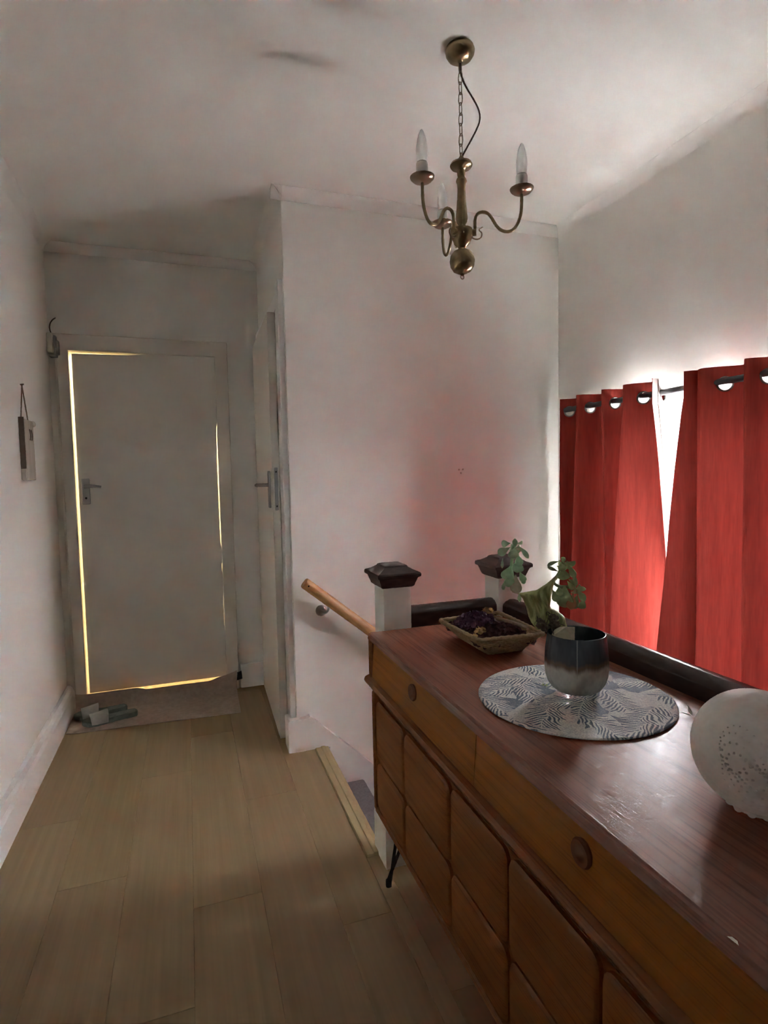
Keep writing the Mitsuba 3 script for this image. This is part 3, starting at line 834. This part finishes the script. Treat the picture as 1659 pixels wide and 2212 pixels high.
def spoon(base, tip, width, bend, twist, thick=0.0022):
    """A fleshy spoon-shaped leaf from base to tip; bend lifts its middle off the straight line."""
    base, tip = np.array(base), np.array(tip)
    d = tip - base
    L = np.linalg.norm(d)
    d /= L
    side = np.cross(d, PN)
    side /= np.linalg.norm(side)
    nn = np.cross(side, d)
    side, nn = side * math.cos(twist) + nn * math.sin(twist), -side * math.sin(twist) + nn * math.cos(twist)
    prof = [(0.0, 0.10), (0.12, 0.22), (0.3, 0.5), (0.5, 0.84), (0.68, 1.0), (0.82, 0.92), (0.93, 0.60), (1.0, 0.06)]
    V, ns = [], 8
    for t, w in prof:
        c = base + d * L * t + nn * bend * 4 * t * (1 - t)
        hw = width / 2 * w
        for k in range(ns):
            a = 2 * math.pi * k / ns
            V.append(c + side * hw * math.cos(a) + nn * (thick * (0.35 + 0.65 * w) * math.sin(a) + 0.22 * hw * math.cos(a) ** 2))
    F = []
    for i in range(len(prof) - 1):
        for k in range(ns):
            k2 = (k + 1) % ns
            F += [(i * ns + k, i * ns + k2, (i + 1) * ns + k2), (i * ns + k, (i + 1) * ns + k2, (i + 1) * ns + k)]
    V += [base, tip]
    n = len(prof)
    for k in range(ns):
        k2 = (k + 1) % ns
        F += [(len(V) - 2, k2, k), (len(V) - 1, (n - 1) * ns + k, (n - 1) * ns + k2)]
    return trimesh.Trimesh(np.array(V), np.array(F), process=False)


LEAVES = [(-0.0511, 0.1261, -0.0503, 0.1481, 0.0097), (-0.0606, 0.1357, -0.0821, 0.1338, 0.013), (-0.0622, 0.1259, -0.0894, 0.1107, 0.0154), (-0.048, 0.1343, -0.0346, 0.1377, 0.0073),
          (-0.0432, 0.1294, -0.0206, 0.1022, 0.0089), (-0.0527, 0.1244, -0.0544, 0.1015, 0.0194), (-0.0449, 0.1099, -0.0371, 0.0856, 0.0154), (-0.045, 0.0984, -0.0467, 0.069, 0.0219),
          (-0.0609, 0.0834, -0.0786, 0.0533, 0.0186), (-0.0625, 0.0702, -0.0675, 0.0339, 0.0186), (-0.0403, 0.0708, -0.0278, 0.0482, 0.0138), (-0.0499, 0.0623, -0.0469, 0.0197, 0.0211),
          (-0.0783, 0.1011, -0.08, 0.078, 0.0052), (-0.0341, 0.0546, -0.0302, 0.0424, 0.0081), (-0.077, 0.0435, -0.0771, 0.0286, 0.0073), (-0.0421, 0.0199, -0.0406, 0.0019, 0.0065),
          (0.0465, 0.0954, 0.0204, 0.0868, 0.0068), (0.0442, 0.0729, 0.0212, 0.0861, 0.0068), (0.0556, 0.0908, 0.0556, 0.1052, 0.0073), (0.0601, 0.0941, 0.0835, 0.0898, 0.0105),
          (0.0495, 0.0923, 0.0556, 0.0748, 0.0154), (0.0677, 0.0879, 0.0798, 0.061, 0.0122), (0.0541, 0.0796, 0.0556, 0.0539, 0.0219), (0.0632, 0.091, 0.0737, 0.0816, 0.0113),
          (0.0647, 0.051, 0.0798, 0.0338, 0.0105), (0.0813, 0.0339, 0.1038, 0.0362, 0.0089), (0.0874, 0.0309, 0.1009, 0.009, 0.0122), (0.0994, 0.0121, 0.092, -0.0106, 0.0138),
          (0.0587, 0.0412, 0.0587, -0.0088, 0.0284), (0.0768, 0.0225, 0.0708, -0.0115, 0.017), (0.0859, 0.0196, 0.0769, -0.0113, 0.0154), (0.0465, 0.0375, 0.0495, 0.0183, 0.0138),
          (0.0327, 0.029, 0.0434, 0.0051, 0.0154), (0.0677, 0.0559, 0.0843, 0.0468, 0.0089), (0.0783, 0.0722, 0.0843, 0.0436, 0.0073)]
g = np.random.default_rng(5)
for i, (u0, v0, u1, v1, w) in enumerate(LEAVES):
    d0 = 0.002 if i != 0 else -0.002
    reach = g.uniform(0.004, 0.016) * (-1 if i in (1, 3, 18, 19, 23) else 1)
    mat = 'm_leaf' if i < 16 else 'm_leaf_olive'
    if i == 11:
        mat = 'm_leaf_dry'
    if i == 29:
        mat = 'm_leaf_rust'
    bend = g.uniform(0.001, 0.004) if i not in (4, 16) else 0.007
    add(num('succulent__leaf'), spoon(pw(u0, v0, d0), pw(u1, v1, d0 + reach), w * 1.32, bend, g.uniform(-0.35, 0.35)), mat, 60,
        label={11: 'withered pale leaf', 29: 'rust-brown leaf'}.get(i))
# backs of both rosettes: leaves that point away
for (cu, cv), n in (((-0.051, 0.124), 6), ((0.056, 0.088), 6), ((0.083, 0.034), 5)):
    for k in range(n):
        a = 2 * math.pi * k / n + 0.4
        add(num('succulent__leaf'), spoon(pw(cu, cv, -0.002), pw(cu + 0.011 * math.cos(a), cv + 0.012 * math.sin(a) - 0.004, -0.022), 0.012, 0.003, 0.2), 'm_leaf' if cu < 0 else 'm_leaf_olive', 60)
wl = trimesh.Trimesh(np.array([(0.742, 1.052, 0.934), (0.775, 1.072, 0.951), (0.800, 1.040, 0.955), (0.772, 1.005, 0.929), (0.77, 1.035, 0.958), (0.768, 1.045, 0.925)])).convex_hull
add('succulent__cut_leaf', wl, 'm_leaf_dry', label='pale dried leaf tucked inside the pot rim')

# pierced globe lamp
LC, LR = np.array([0.759, 0.579, ZT + 0.0845]), 0.085
tag('pierced_lamp', 'white pierced ceramic globe lamp on the sideboard at the right edge', 'lamp')
prof = []
zb = -LR * 0.93
for t in np.linspace(math.asin(-0.93), math.pi / 2, 60):
    prof.append((LR * math.cos(t), LR * math.sin(t)))
pin = [(max((LR - 0.0035) * math.cos(t), 0.0), (LR - 0.0035) * math.sin(t)) for t in np.linspace(math.pi / 2, math.asin(-0.93), 50)]
prof[-1] = (0.0, LR)
pin[0] = (0.0, LR - 0.0035)
shell = m3.Manifold.revolve(m3.CrossSection([[tuple(q) for q in prof + pin]]), 128)
cut = []
front = np.array([0.0, 0.0, CAM_H]) - LC
az0 = -2.62


def hole_dirs():
    """Dotted scrolls: two nested leaf loops and rows between them, on four sides."""
    out = []
    for side in range(4):
        a0 = az0 + side * math.pi / 2
        for scale in (0.30, 0.43, 0.56, 0.69):
            n = int(11 + 34 * scale)
            for k in range(n):
                t = 2 * math.pi * k / n
                r = scale * (0.75 + 0.25 * math.cos(2 * t + scale * 5))
                out.append((a0 + 1.05 * r * math.cos(t + 0.5 * scale), 0.02 + 0.98 * r * math.sin(t), 0.0014 + 0.0005 * (scale < 0.5)))
        for k in range(7):
            out.append((a0 + 0.12 * math.cos(2.4 * k) * math.sqrt(k / 7), 0.02 + 0.2 * math.sin(2.4 * k) * math.sqrt(k / 7), 0.0020))
    return out


for a, e, r in hole_dirs():
    d = np.array([math.cos(a) * math.cos(e), math.sin(a) * math.cos(e), math.sin(e)])
    q = trimesh.geometry.align_vectors([0, 0, 1], d)
    q[:3, 3] = d * (LR - 0.008)
    cut.append(m3.Manifold.cylinder(0.012, r, r, 6).transform(q[:3, :4]))
shell = shell - m3.Manifold.batch_boolean(cut, m3.OpType.Add)
sm = shell.to_mesh()
sm = trimesh.Trimesh(sm.vert_properties[:, :3] + LC, sm.tri_verts, process=False)
add('pierced_lamp__shade', sm, 'm_pottery_white', 35)
foot = lathe([(0.0, zb - 0.0055), (0.030, zb - 0.0055), (0.034, zb - 0.003), (0.0325, zb + 0.004), (0.0, zb + 0.004)], 40, LC)
lob = [trimesh.creation.icosphere(2, 0.006).apply_translation(LC + (0.034 * math.cos(t), 0.034 * math.sin(t), zb + 0.0005)) for t in np.linspace(0, 2 * math.pi, 13)[:-1]]
add('pierced_lamp__foot', join(foot, *lob), 'm_pottery_white', 40, label='small scalloped foot')

# ------------------------------------------------------------------ curtains
ROD_X, ROD_Z, HEAD, HEM = 1.842, 1.612, 1.668, -0.04


def fold_path(keys, per=16, closed=False):
    from scipy.interpolate import PchipInterpolator
    k = np.asarray(keys, float)
    t = np.arange(len(k))
    tt = np.linspace(0, len(k) - 1, (len(k) - 1) * per + 1)
    out = np.zeros((len(tt), 2))
    for c in range(2):
        out[:, c] = PchipInterpolator(t, k[:, c])(tt)
    return out


def curtain(name, head, hem, label, holes):
    tag(name, label, 'curtain')
    per = 22
    P0, P1 = fold_path(head, per), fold_path(hem, per)
    zs = np.r_[np.linspace(HEAD, HEAD - 0.12, 25), np.linspace(HEAD - 0.12, HEM, 90)[1:]]
    nu, nv = len(P0), len(zs)
    V = np.zeros((nu, nv, 3))
    for j, z in enumerate(zs):
        w = np.clip((HEAD - 0.10 - z) / (HEAD - 0.10 - 0.55), 0, 1) ** 0.85
        xy = P0 * (1 - w) + P1 * w
        V[:, j, :2] = xy
        V[:, j, 2] = z
    q = V.reshape(-1, 3)
    wob = meshkit.fbm(q * np.array([4, 9, 2.2]), 3, 3) - 0.5
    amp = 0.018 * np.clip((HEAD - 0.12 - q[:, 2]) / 0.3, 0, 1)
    q[:, 0] += wob * amp
    faces = grid_faces(nu, nv)
    V = q.reshape(nu, nv, 3)
    # eyelets are cut at the crossing of the cloth with the rod
    keep = np.ones(len(faces), bool)
    cen = q[faces].mean(1)
    seg = np.linalg.norm(np.diff(P0, axis=0), axis=1)
    s = np.r_[0, np.cumsum(seg)]
    su = s[faces // nv].mean(1)
    sv = q[faces][:, :, 2].mean(1)
    eyes = []
    for i in holes:
        a = int((i + 0.5) * per)
        c0 = s[a]
        z0 = ROD_Z - 0.008
        R = 0.0225
        near = (su - c0) ** 2 + (sv - z0) ** 2 < R ** 2
        keep &= ~near
        tg = np.r_[P0[a + 2] - P0[a - 2], 0]
        tg /= np.linalg.norm(tg)
        eyes.append((np.array([P0[a, 0], P0[a, 1], z0]), tg))
        uu, vv = np.meshgrid(s, zs, indexing='ij')
        dd = np.sqrt((uu - c0) ** 2 + (vv - z0) ** 2).ravel()
        ids = np.unique(faces[near])
        for vid in ids:
            if R * 0.75 < dd[vid] < R * 1.35:
                du, dv = (uu.ravel()[vid] - c0), (vv.ravel()[vid] - z0)
                k_ = R / dd[vid]
                q[vid] = np.array([P0[a, 0], P0[a, 1], z0]) + tg * du * k_ + np.array([0, 0, dv * k_])
    mesh = trimesh.Trimesh(q, np.vstack([faces[keep][:, [0, 1, 2]], faces[keep][:, [0, 2, 3]]]), process=False)
    add(name + '__cloth', mesh, 'm_curtain', True)
    # the pale lining lies on the window side of the cloth
    G = q.reshape(nu, nv, 3)
    tu = np.gradient(G, axis=0)
    nrm = np.cross(tu, np.array([0, 0, 1.0]))
    nrm /= np.linalg.norm(nrm, axis=2, keepdims=True) + 1e-9
    lq = (G - nrm * 0.0025).reshape(-1, 3)
    lin = trimesh.Trimesh(lq, np.vstack([faces[keep][:, [0, 1, 2]], faces[keep][:, [0, 2, 3]]]), process=False)
    add(name + '__lining', lin, 'm_lining', True, label='pale lining on the window side')
    for c, tg in eyes:
        nn = np.cross(tg, [0, 0, 1.0])
        ang = np.linspace(0, 2 * math.pi, 33)[:-1]
        ring = np.array([c + tg * 0.0248 * math.cos(t) + np.array([0, 0, 0.0248 * math.sin(t)]) for t in ang])
        add(num(name + '__eyelet'), tube(ring, 0.0038, 8, closed=True), 'm_grey_metal', True)
    return V, P0, P1


H1 = [(1.820, 2.490), (1.900, 2.400), (1.800, 2.331), (1.908, 2.262), (1.800, 2.152), (1.906, 2.105), (1.800, 2.012), (1.886, 1.890), (1.790, 1.846)]
B1 = [(1.820, 2.490), (1.895, 2.43), (1.800, 2.372), (1.895, 2.235), (1.815, 2.135), (1.862, 2.115), (1.800, 2.090), (1.875, 1.84), (1.838, 1.775)]
V1, P0, P1 = curtain('curtain', H1, B1, 'red eyelet curtain nearest the corner, left of the bright gap', [-0.22] + list(range(1, 8)))
# stitched hem line on the turned-out lining
hl = V1[-5, :, :] + (0, -0.0040, 0)
add('curtain__hem_stitch', tube(hl[::3], 0.0011, 5), 'm_string', label='stitched hem line')

H2 = [(1.790, 1.690), (1.835, 1.660), (1.895, 1.712), (1.806, 1.628), (1.908, 1.515), (1.800, 1.446), (1.908, 1.36), (1.800, 1.285), (1.908, 1.20), (1.800, 1.125), (1.908, 1.045), (1.800, 0.965), (1.908, 0.88), (1.800, 0.80), (1.885, 0.73)]
B2 = [(1.782, 1.800), (1.838, 1.640), (1.880, 1.735), (1.812, 1.612), (1.895, 1.512), (1.802, 1.430), (1.895, 1.35), (1.805, 1.275), (1.895, 1.185), (1.805, 1.115), (1.895, 1.04), (1.805, 0.955), (1.868, 0.87), (1.805, 0.795), (1.868, 0.73)]
curtain('curtain_001', H2, B2, 'red eyelet curtain at the right edge, right of the bright gap', [1] + list(range(3, 14)))

tag('curtain_rod', 'dark metal curtain rod through the eyelets of the red curtains', 'curtain rod')
add('curtain_rod__pole', tube([(ROD_X, 0.62, ROD_Z), (ROD_X, 2.474, ROD_Z)], 0.0125, 20), 'm_rod', 40)
fin = lathe([(0, -0.004), (0.013, -0.004), (0.016, 0.0), (0.016, 0.006), (0.012, 0.012), (0.018, 0.024), (0.020, 0.034), (0.014, 0.046), (0, 0.050)], 24)
fin.apply_transform(trimesh.transformations.rotation_matrix(math.pi / 2, [1, 0, 0]))
f1 = fin.copy()
f1.apply_translation((ROD_X, 0.615, ROD_Z))
add('curtain_rod__finial', f1, 'm_rod', 40)
for y in (2.425, 0.66):
    add(num('curtain_rod__bracket'), join(tube([(ROD_X, y, ROD_Z - 0.004), (XR - 0.002, y, ROD_Z)], 0.007, 10), bx(XR - 0.008, XR + 0.001, y - 0.02, y + 0.02, ROD_Z - 0.03, ROD_Z + 0.03, 0.002)), 'm_rod')

# ------------------------------------------------------------------ chandelier
CC = np.array([0.832, 1.628])
tag('chandelier', 'antique brass three-arm chandelier with candle bulbs', 'chandelier')
add('chandelier__ceiling_rose', lathe([(0, ZC - 0.045), (0.007, ZC - 0.045), (0.010, ZC - 0.041), (0.024, ZC - 0.038), (0.036, ZC - 0.030), (0.043, ZC - 0.019), (0.0445, ZC - 0.010), (0.042, ZC - 0.004), (0.041, ZC - 0.0005), (0, ZC - 0.0005)], 48, (*CC, 0)), 'm_brass', 50)
z_top, z_ring = ZC - 0.045, 2.272
nl = 9
step = (z_top + 0.004 - z_ring) / nl
for k in range(nl):
    zc = z_top + 0.003 - step * (k + 0.5)
    th = 0.5 + (math.pi / 2) * (k % 2)
    hl_, hw = step / 2 + 0.0035, 0.0068
    pts = []
    for t in np.linspace(0, 2 * math.pi, 25)[:-1]:
        x, z = hw * math.cos(t), math.sin(t)
        z = math.copysign(abs(z) ** 0.8, z) * hl_
        pts.append((CC[0] + x * math.cos(th), CC[1] + x * math.sin(th), zc + z))
    add(num('chandelier__chain_link'), tube(pts, 0.0014, 6, closed=True), 'm_chain', True)
cord = spline([(CC[0], CC[1], z_top + 0.002), (CC[0] + 0.004, CC[1], z_top - 0.035), (CC[0] + 0.034, CC[1] - 0.012, z_top - 0.10), (CC[0] + 0.055, CC[1] - 0.02, z_top - 0.162), (CC[0] + 0.040, CC[1] - 0.012, z_top - 0.205), (CC[0] + 0.010, CC[1], z_ring + 0.008), (CC[0] + 0.002, CC[1], z_ring - 0.006)], 60)
add('chandelier__cord', tube(cord, 0.0026, 8), 'm_cord', True, label='dark flex looping beside the chain')
body_p = [(0, 2.267), (0.007, 2.266), (0.010, 2.258), (0.020, 2.254), (0.032, 2.247), (0.0345, 2.241), (0.031, 2.235), (0.018, 2.230), (0.012, 2.226), (0.0125, 2.214), (0.0105, 2.207), (0.0155, 2.199), (0.0165, 2.194), (0.013, 2.186), (0.012, 2.170), (0.0135, 2.140),
          (0.0165, 2.105), (0.0185, 2.085), (0.0165, 2.073), (0.012, 2.067), (0.0105, 2.058), (0.020, 2.055), (0.032, 2.050), (0.0345, 2.043), (0.0345, 2.032), (0.030, 2.022), (0.026, 2.014), (0.025, 2.009), (0.014, 1.999), (0.011, 1.993), (0.012, 1.989),
          (0.026, 1.984), (0.0355, 1.972), (0.039, 1.956), (0.0365, 1.940), (0.028, 1.926), (0.014, 1.919), (0.006, 1.917), (0.005, 1.912), (0, 1.911)]
add('chandelier__stem', lathe(body_p, 56, (*CC, 0)), 'm_brass', 40, label='turned brass stem with a ball at its foot')
ring = [(CC[0] + 0.0055 * math.cos(t), CC[1], 1.9075 + 0.0065 * math.sin(t)) for t in np.linspace(0, 2 * math.pi, 19)[:-1]]
add('chandelier__ring', tube(ring, 0.0016, 8, closed=True), 'm_copper', True)
ring = [(CC[0], CC[1] + 0.006 * math.cos(t), 2.271 + 0.007 * math.sin(t)) for t in np.linspace(0, 2 * math.pi, 19)[:-1]]
add('chandelier__ring_001', tube(ring, 0.0016, 8, closed=True), 'm_copper', True)
AR = 0.180
ZP = 2.136
for k, deg in enumerate((205, 326, 84)):
    a = math.radians(deg)
    ux, uy = math.cos(a), math.sin(a)
    arm = num('chandelier__arm')
    P = lambda r, z: (CC[0] + ux * r, CC[1] + uy * r, z)
    pts = spline([P(0.026, 2.036), P(0.037, 2.038), P(0.040, 2.062), P(0.050, 2.092), P(0.068, 2.094), P(0.098, 2.060), P(0.122, 2.032), P(0.148, 2.028), P(0.170, 2.052), P(0.179, 2.09), P(AR, ZP)], 70)
    add(arm, join(tube(pts, 0.0047, 12), tube([P(0.028, 2.037), P(0.044, 2.037)], 0.010, 14)), 'm_brass', 60)
    # scroll hook below the arm root
    hk = spline([P(0.030, 2.026), P(0.048, 2.016), P(0.058, 2.020), P(0.060, 2.034), P(0.054, 2.040), P(0.064, 2.050)], 24)
    add(arm + '__hook', tube(hk, np.linspace(0.0024, 0.0016, 24), 6), 'm_copper', True)
    cx, cy = CC[0] + ux * AR, CC[1] + uy * AR
    add(arm + '__drip_pan', lathe([(0, ZP - 0.006), (0.010, ZP - 0.005), (0.027, ZP + 0.0), (0.034, ZP + 0.007), (0.0352, ZP + 0.011), (0.033, ZP + 0.0115), (0.026, ZP + 0.006), (0.012, ZP + 0.004), (0, ZP + 0.004)], 40, (cx, cy, 0)), 'm_copper', 50)
    add(arm + '__candle_sleeve', lathe([(0, ZP + 0.004), (0.0175, ZP + 0.004), (0.0175, ZP + 0.046), (0.0165, ZP + 0.048), (0, ZP + 0.048)], 28, (cx, cy, 0)), 'm_sleeve', 40)
    add(arm + '__socket_ring', lathe([(0.0, ZP + 0.0482), (0.0145, ZP + 0.0482), (0.0145, ZP + 0.051), (0.0, ZP + 0.051)], 28, (cx, cy, 0)), 'm_grey_metal', 40)
    add(arm + '__bulb', lathe([(0, ZP + 0.0512), (0.0135, ZP + 0.0512), (0.0155, ZP + 0.060), (0.0168, ZP + 0.074), (0.0165, ZP + 0.09), (0.0142, ZP + 0.108), (0.0098, ZP + 0.126), (0.0045, ZP + 0.139), (0.0, ZP + 0.1425)], 28, (cx, cy, 0)), 'm_bulb', 60, label='frosted candle bulb')

# ------------------------------------------------------------------ small things on the walls and at the door
# doormat: flat, curled up against the door behind, its right corner lifted
def mat_mesh():
    us, ss = np.linspace(0, 1, 70), np.linspace(0, 0.46, 60)
    V, UV = [], []
    for u in us:
        for s in ss:
            x = -0.640 + 0.870 * u
            yf = 3.226 - 0.050 * u
            flat = 3.478 - yf
            dip = 0.62 * min(1.0, max(0.0, (u - 0.36) / 0.06)) * min(1.0, max(0.0, (0.87 - u) / 0.05))
            up = 0.094 - 0.024 * dip + 0.030 * max(0, (u - 0.86) / 0.14) ** 1.5
            # arc length: along the floor, then a quarter bend, then up the door
            rb = 0.045
            if s < flat:
                y, z = yf + s, 0.0
            else:
                q = s - flat
                t = min(q / rb, math.pi / 2)
                y, z = yf + flat + rb * math.sin(t), rb * (1 - math.cos(t))
                if q > rb * math.pi / 2:
                    z += q - rb * math.pi / 2
            z = z if z < up else up + (z - up) * 0.0
            z += 0.004 + 0.003 * (meshkit.noise(np.array([x * 9, s * 9, 0.0])) - 0.3)
            x2 = x + 0.012 * (s / 0.46) * (u - 0.2)
            if u < 0.05:
                z += 0.006 * (0.05 - u) / 0.05
            V.append((x2, y, max(z, 0.004)))
            UV.append((x, s))
    n, m = 70, 60
    V, UV = np.array(V), np.array(UV)
    F = grid_faces(n, m)
    lo = V.copy()
    # thickness below the pile, towards the floor and the door
    lo[:, 2] -= 0.0035
    ny = np.clip((V[:, 1] - 3.47) / 0.05, 0, 1)
    lo[:, 1] += 0.004 * ny
    F2 = F[:, ::-1] + n * m
    b = [(i * m, (i + 1) * m) for i in range(n - 1)]
    side = []
    for a0, a1 in b:
        side.append((a0, a0 + n * m, a1 + n * m, a1))
    for i in range(n - 1):
        a0, a1 = i * m + m - 1, (i + 1) * m + m - 1
        side.append((a0, a1, a1 + n * m, a0 + n * m))
    for j in range(m - 1):
        side.append((j, j + 1, j + 1 + n * m, j + n * m))
        a0 = (n - 1) * m + j
        side.append((a0, a0 + n * m, a0 + 1 + n * m, a0 + 1))
    return (np.vstack([V, lo]), np.vstack([F, F2, np.array(side)])), np.vstack([UV, UV])


mm, muv = mat_mesh()
add('doormat', mm, 'm_doormat', True, uv=muv, label='beige doormat curled up against the foot of the end door', cat='doormat')
ds = trimesh.Trimesh(np.array([(0.238, 3.53, 0.062), (0.272, 3.53, 0.068), (0.270, 3.553, 0.060), (0.240, 3.553, 0.060), (0.246, 3.525, 0.104), (0.268, 3.528, 0.112), (0.268, 3.553, 0.112), (0.244, 3.553, 0.104)])).convex_hull
add('door_stop', ds, 'm_rubber', label='small black rubber door stop on the frame foot beside the doormat', cat='door stop')

# a pair of slide sandals lying on the doormat
def sandal(name, toe, heel, z, label):
    tag(name, label, 'sandal', 'pair of sandals on the doormat')
    toe, heel = np.array(toe, float), np.array(heel, float)
    ax = toe - heel
    L = np.linalg.norm(ax)
    ax /= L
    nx = np.array([-ax[1], ax[0]])
    prof = [(0.0, 0.012), (0.03, 0.030), (0.12, 0.036), (0.25, 0.034), (0.42, 0.035), (0.6, 0.044), (0.78, 0.049), (0.90, 0.041), (0.97, 0.024), (1.0, 0.008)]
    side = [(t * L, w) for t, w in prof] + [(t * L, -w) for t, w in prof[::-1]]
    poly = Polygon(side).buffer(0.006, quad_segs=3).buffer(-0.006)

    def put(m):
        v = m.vertices
        lift = 0.006 * np.clip((v[:, 0] / L - 0.75) / 0.25, 0, 1) ** 2
        w = np.c_[heel[0] + ax[0] * v[:, 0] + nx[0] * v[:, 1], heel[1] + ax[1] * v[:, 0] + nx[1] * v[:, 1], z + v[:, 2] + lift]
        return trimesh.Trimesh(w, m.faces, process=False)

    sole = join(extrude(poly, 0.020, 'z', 0.0), extrude(poly.buffer(-0.004), 0.004, 'z', 0.0199))
    add(name + '__sole', put(sole), 'm_foam')
    add(name + '__footbed', put(extrude(poly.buffer(-0.010), 0.002, 'z', 0.0232)), 'm_footbed')
    V, F = [], []
    us = np.linspace(0, 1, 7)
    angs = np.linspace(0.02, math.pi - 0.02, 19)
    for sgn in (1, 0):
        for u in us:
            x = L * (0.56 + 0.29 * u)
            for t in angs:
                hw, hh = 0.049 - 0.003 * u + 0.004 * sgn, 0.052 - 0.014 * u + 0.005 * sgn
                V.append((x + 0.010 * math.sin(t) * (u - 0.5), hw * math.cos(t), 0.008 + hh * math.sin(t) ** 0.8))
    n, m = len(us), len(angs)
    g0 = grid_faces(n, m)
    F = np.vstack([g0, g0[:, ::-1] + n * m])
    rim = []
    for j in range(m - 1):
        rim += [(j, j + 1, j + 1 + n * m, j + n * m), ((n - 1) * m + j, (n - 1) * m + j + n * m, (n - 1) * m + j + 1 + n * m, (n - 1) * m + j + 1)]
    for i in range(n - 1):
        rim += [(i * m, i * m + n * m, (i + 1) * m + n * m, (i + 1) * m), (i * m + m - 1, (i + 1) * m + m - 1, (i + 1) * m + m - 1 + n * m, i * m + m - 1 + n * m)]
    F = np.vstack([F, np.array(rim)])
    F = np.vstack([F[:, [0, 1, 2]], F[:, [0, 2, 3]]])
    add(name + '__strap', put(trimesh.Trimesh(np.array(V), F, process=False)), 'm_strap', 40, label='broad pale grey strap')


sandal('sandal', (-0.575, 3.290), (-0.312, 3.360), 0.0085, 'grey-green slide sandal with pale strap, the nearer of the pair on the doormat')
sandal('sandal_001', (-0.632, 3.400), (-0.372, 3.452), 0.0085, 'grey-green slide sandal with pale strap, the farther of the pair, beside the left wall')

# hanging plaque on the left wall
tag('wall_plaque', 'narrow grey wooden plaque hanging by a string on the left wall', 'wall plaque')
py0, py1, pz0, pz1 = 2.872, 3.035, 1.308, 1.578
pq = bx(XL + 0.001, XL + 0.0222, py0, py1, pz0, pz1, 0.003)
add('wall_plaque__board', pq, 'm_plaque')
add('wall_plaque__edge', bx(XL + 0.0015, XL + 0.0228, py0 - 0.0015, py0 + 0.003, pz0 + 0.05, pz1 + 0.006, 0.001), 'm_plaque_dark', label='dark edge strip')
add('wall_plaque__string', join(tube([(XL + 0.012, py0 + 0.004, pz1), (XL + 0.006, 2.948, 1.731)], 0.0028, 6), tube([(XL + 0.006, 2.948, 1.731), (XL + 0.012, py1 - 0.045, pz1 - 0.004)], 0.0028, 6)), 'm_string', label='dark hanging string')
add('wall_plaque__nail', tube([(XL - 0.002, 2.948, 1.733), (XL + 0.014, 2.948, 1.735)], 0.0035, 8), 'm_plaque_dark')
kb = trimesh.creation.icosphere(2, 0.014).apply_translation((XL + 0.018, py1 + 0.006, pz1 - 0.012))
add('wall_plaque__knot', kb, 'm_plaque', True)
add('wall_plaque__carving', join(*[tube(spline([(XL + 0.0225, 2.955 + o, 1.535), (XL + 0.0228, 2.968 + o, 1.515), (XL + 0.0225, 2.958 + o, 1.488)], 10), 0.0032, 6) for o in (0.0, 0.03)]), 'm_plaque_dark', label='small dark carved marks')

# small box with a hook at the top left of the end door frame
tag('door_chime', 'small cream box with a metal clip at the upper left of the end door', 'door chime')
add('door_chime__box', bx(-0.683, -0.652, YD - 0.062, YD - 0.018, 1.992, 2.098, 0.005), 'm_plastic')
add('door_chime__clip', join(bx(-0.651, -0.640, YD - 0.058, YD - 0.020, 1.975, 2.085, 0.002), bx(-0.675, -0.638, YD - 0.060, YD - 0.020, 1.970, 1.984, 0.002)), 'm_grey_metal', label='grey metal clip')
add('door_chime__cover', bx(-0.640, -0.628, YD - 0.055, YD - 0.020, 1.985, 2.060, 0.003), 'm_grey_metal')
add('door_chime__wire', tube(spline([(-0.640, YD - 0.022, 2.185), (-0.662, YD - 0.030, 2.160), (-0.668, YD - 0.040, 2.125), (-0.660, YD - 0.040, 2.095)], 20), 0.0032, 8), 'm_plaque_dark', True, label='curved wire hook')

# three-pin picture hook on the stair wall
hk = [lathe([(0, 0), (0.0045, 0), (0.0045, 0.004), (0.003, 0.006), (0, 0.0065)], 12).apply_transform(trimesh.transformations.rotation_matrix(math.pi / 2, [1, 0, 0])).apply_translation((1.328 + dx, YS, 1.311 + dz)) for dx, dz in ((-0.011, 0.008), (0.011, 0.009), (0.001, -0.009))]
add('picture_hook', join(*hk), 'm_plaque', 40, label='three-pin picture hook left on the bare stair wall', cat='hook')

# ------------------------------------------------------------------ outside: a tree beyond the window
def outside_tree(base, seed, label):
    k = num('tree')
    tag(k, label, 'tree')
    g = np.random.default_rng(seed)
    base = np.array(base, float)
    trunk = spline([base, base + (0.1, 0.1, 1.8), base + (-0.1, 0.2, 3.4), base + (0.1, 0.1, 5.0)], 20)
    add(k + '__trunk', tube(trunk, np.linspace(0.12, 0.05, 20), 10), 'm_bark', True)
    V, F = [], []
    for b in range(16):
        s = trunk[g.integers(7, 19)]
        d = g.normal(size=3)
        d[2] = abs(d[2]) * 0.4
        d /= np.linalg.norm(d)
        e = s + d * g.uniform(0.8, 1.8)
        br = spline([s, (s + e) / 2 + g.normal(size=3) * 0.1, e], 10)
        add(num(k + '__branch'), tube(br, np.linspace(0.03, 0.008, 10), 6), 'm_bark', True)
        for _ in range(30):
            c = br[g.integers(3, 10)] + g.normal(size=3) * 0.14
            a, q = g.normal(size=3), g.normal(size=3)
            a /= np.linalg.norm(a)
            q -= a * (a @ q)
            q /= np.linalg.norm(q)
            o = len(V)
            V += [c, c + a * 0.05 + q * 0.02, c + a * 0.1, c + a * 0.05 - q * 0.02]
            F += [(o, o + 1, o + 2), (o, o + 2, o + 3)]
    add(k + '__foliage', trimesh.Trimesh(np.array(V), np.array(F), process=False), 'm_foliage', kind='stuff')


outside_tree((6.2, 6.4, -3.2), 4, 'thin leafy tree outside the window, seen through the gap')
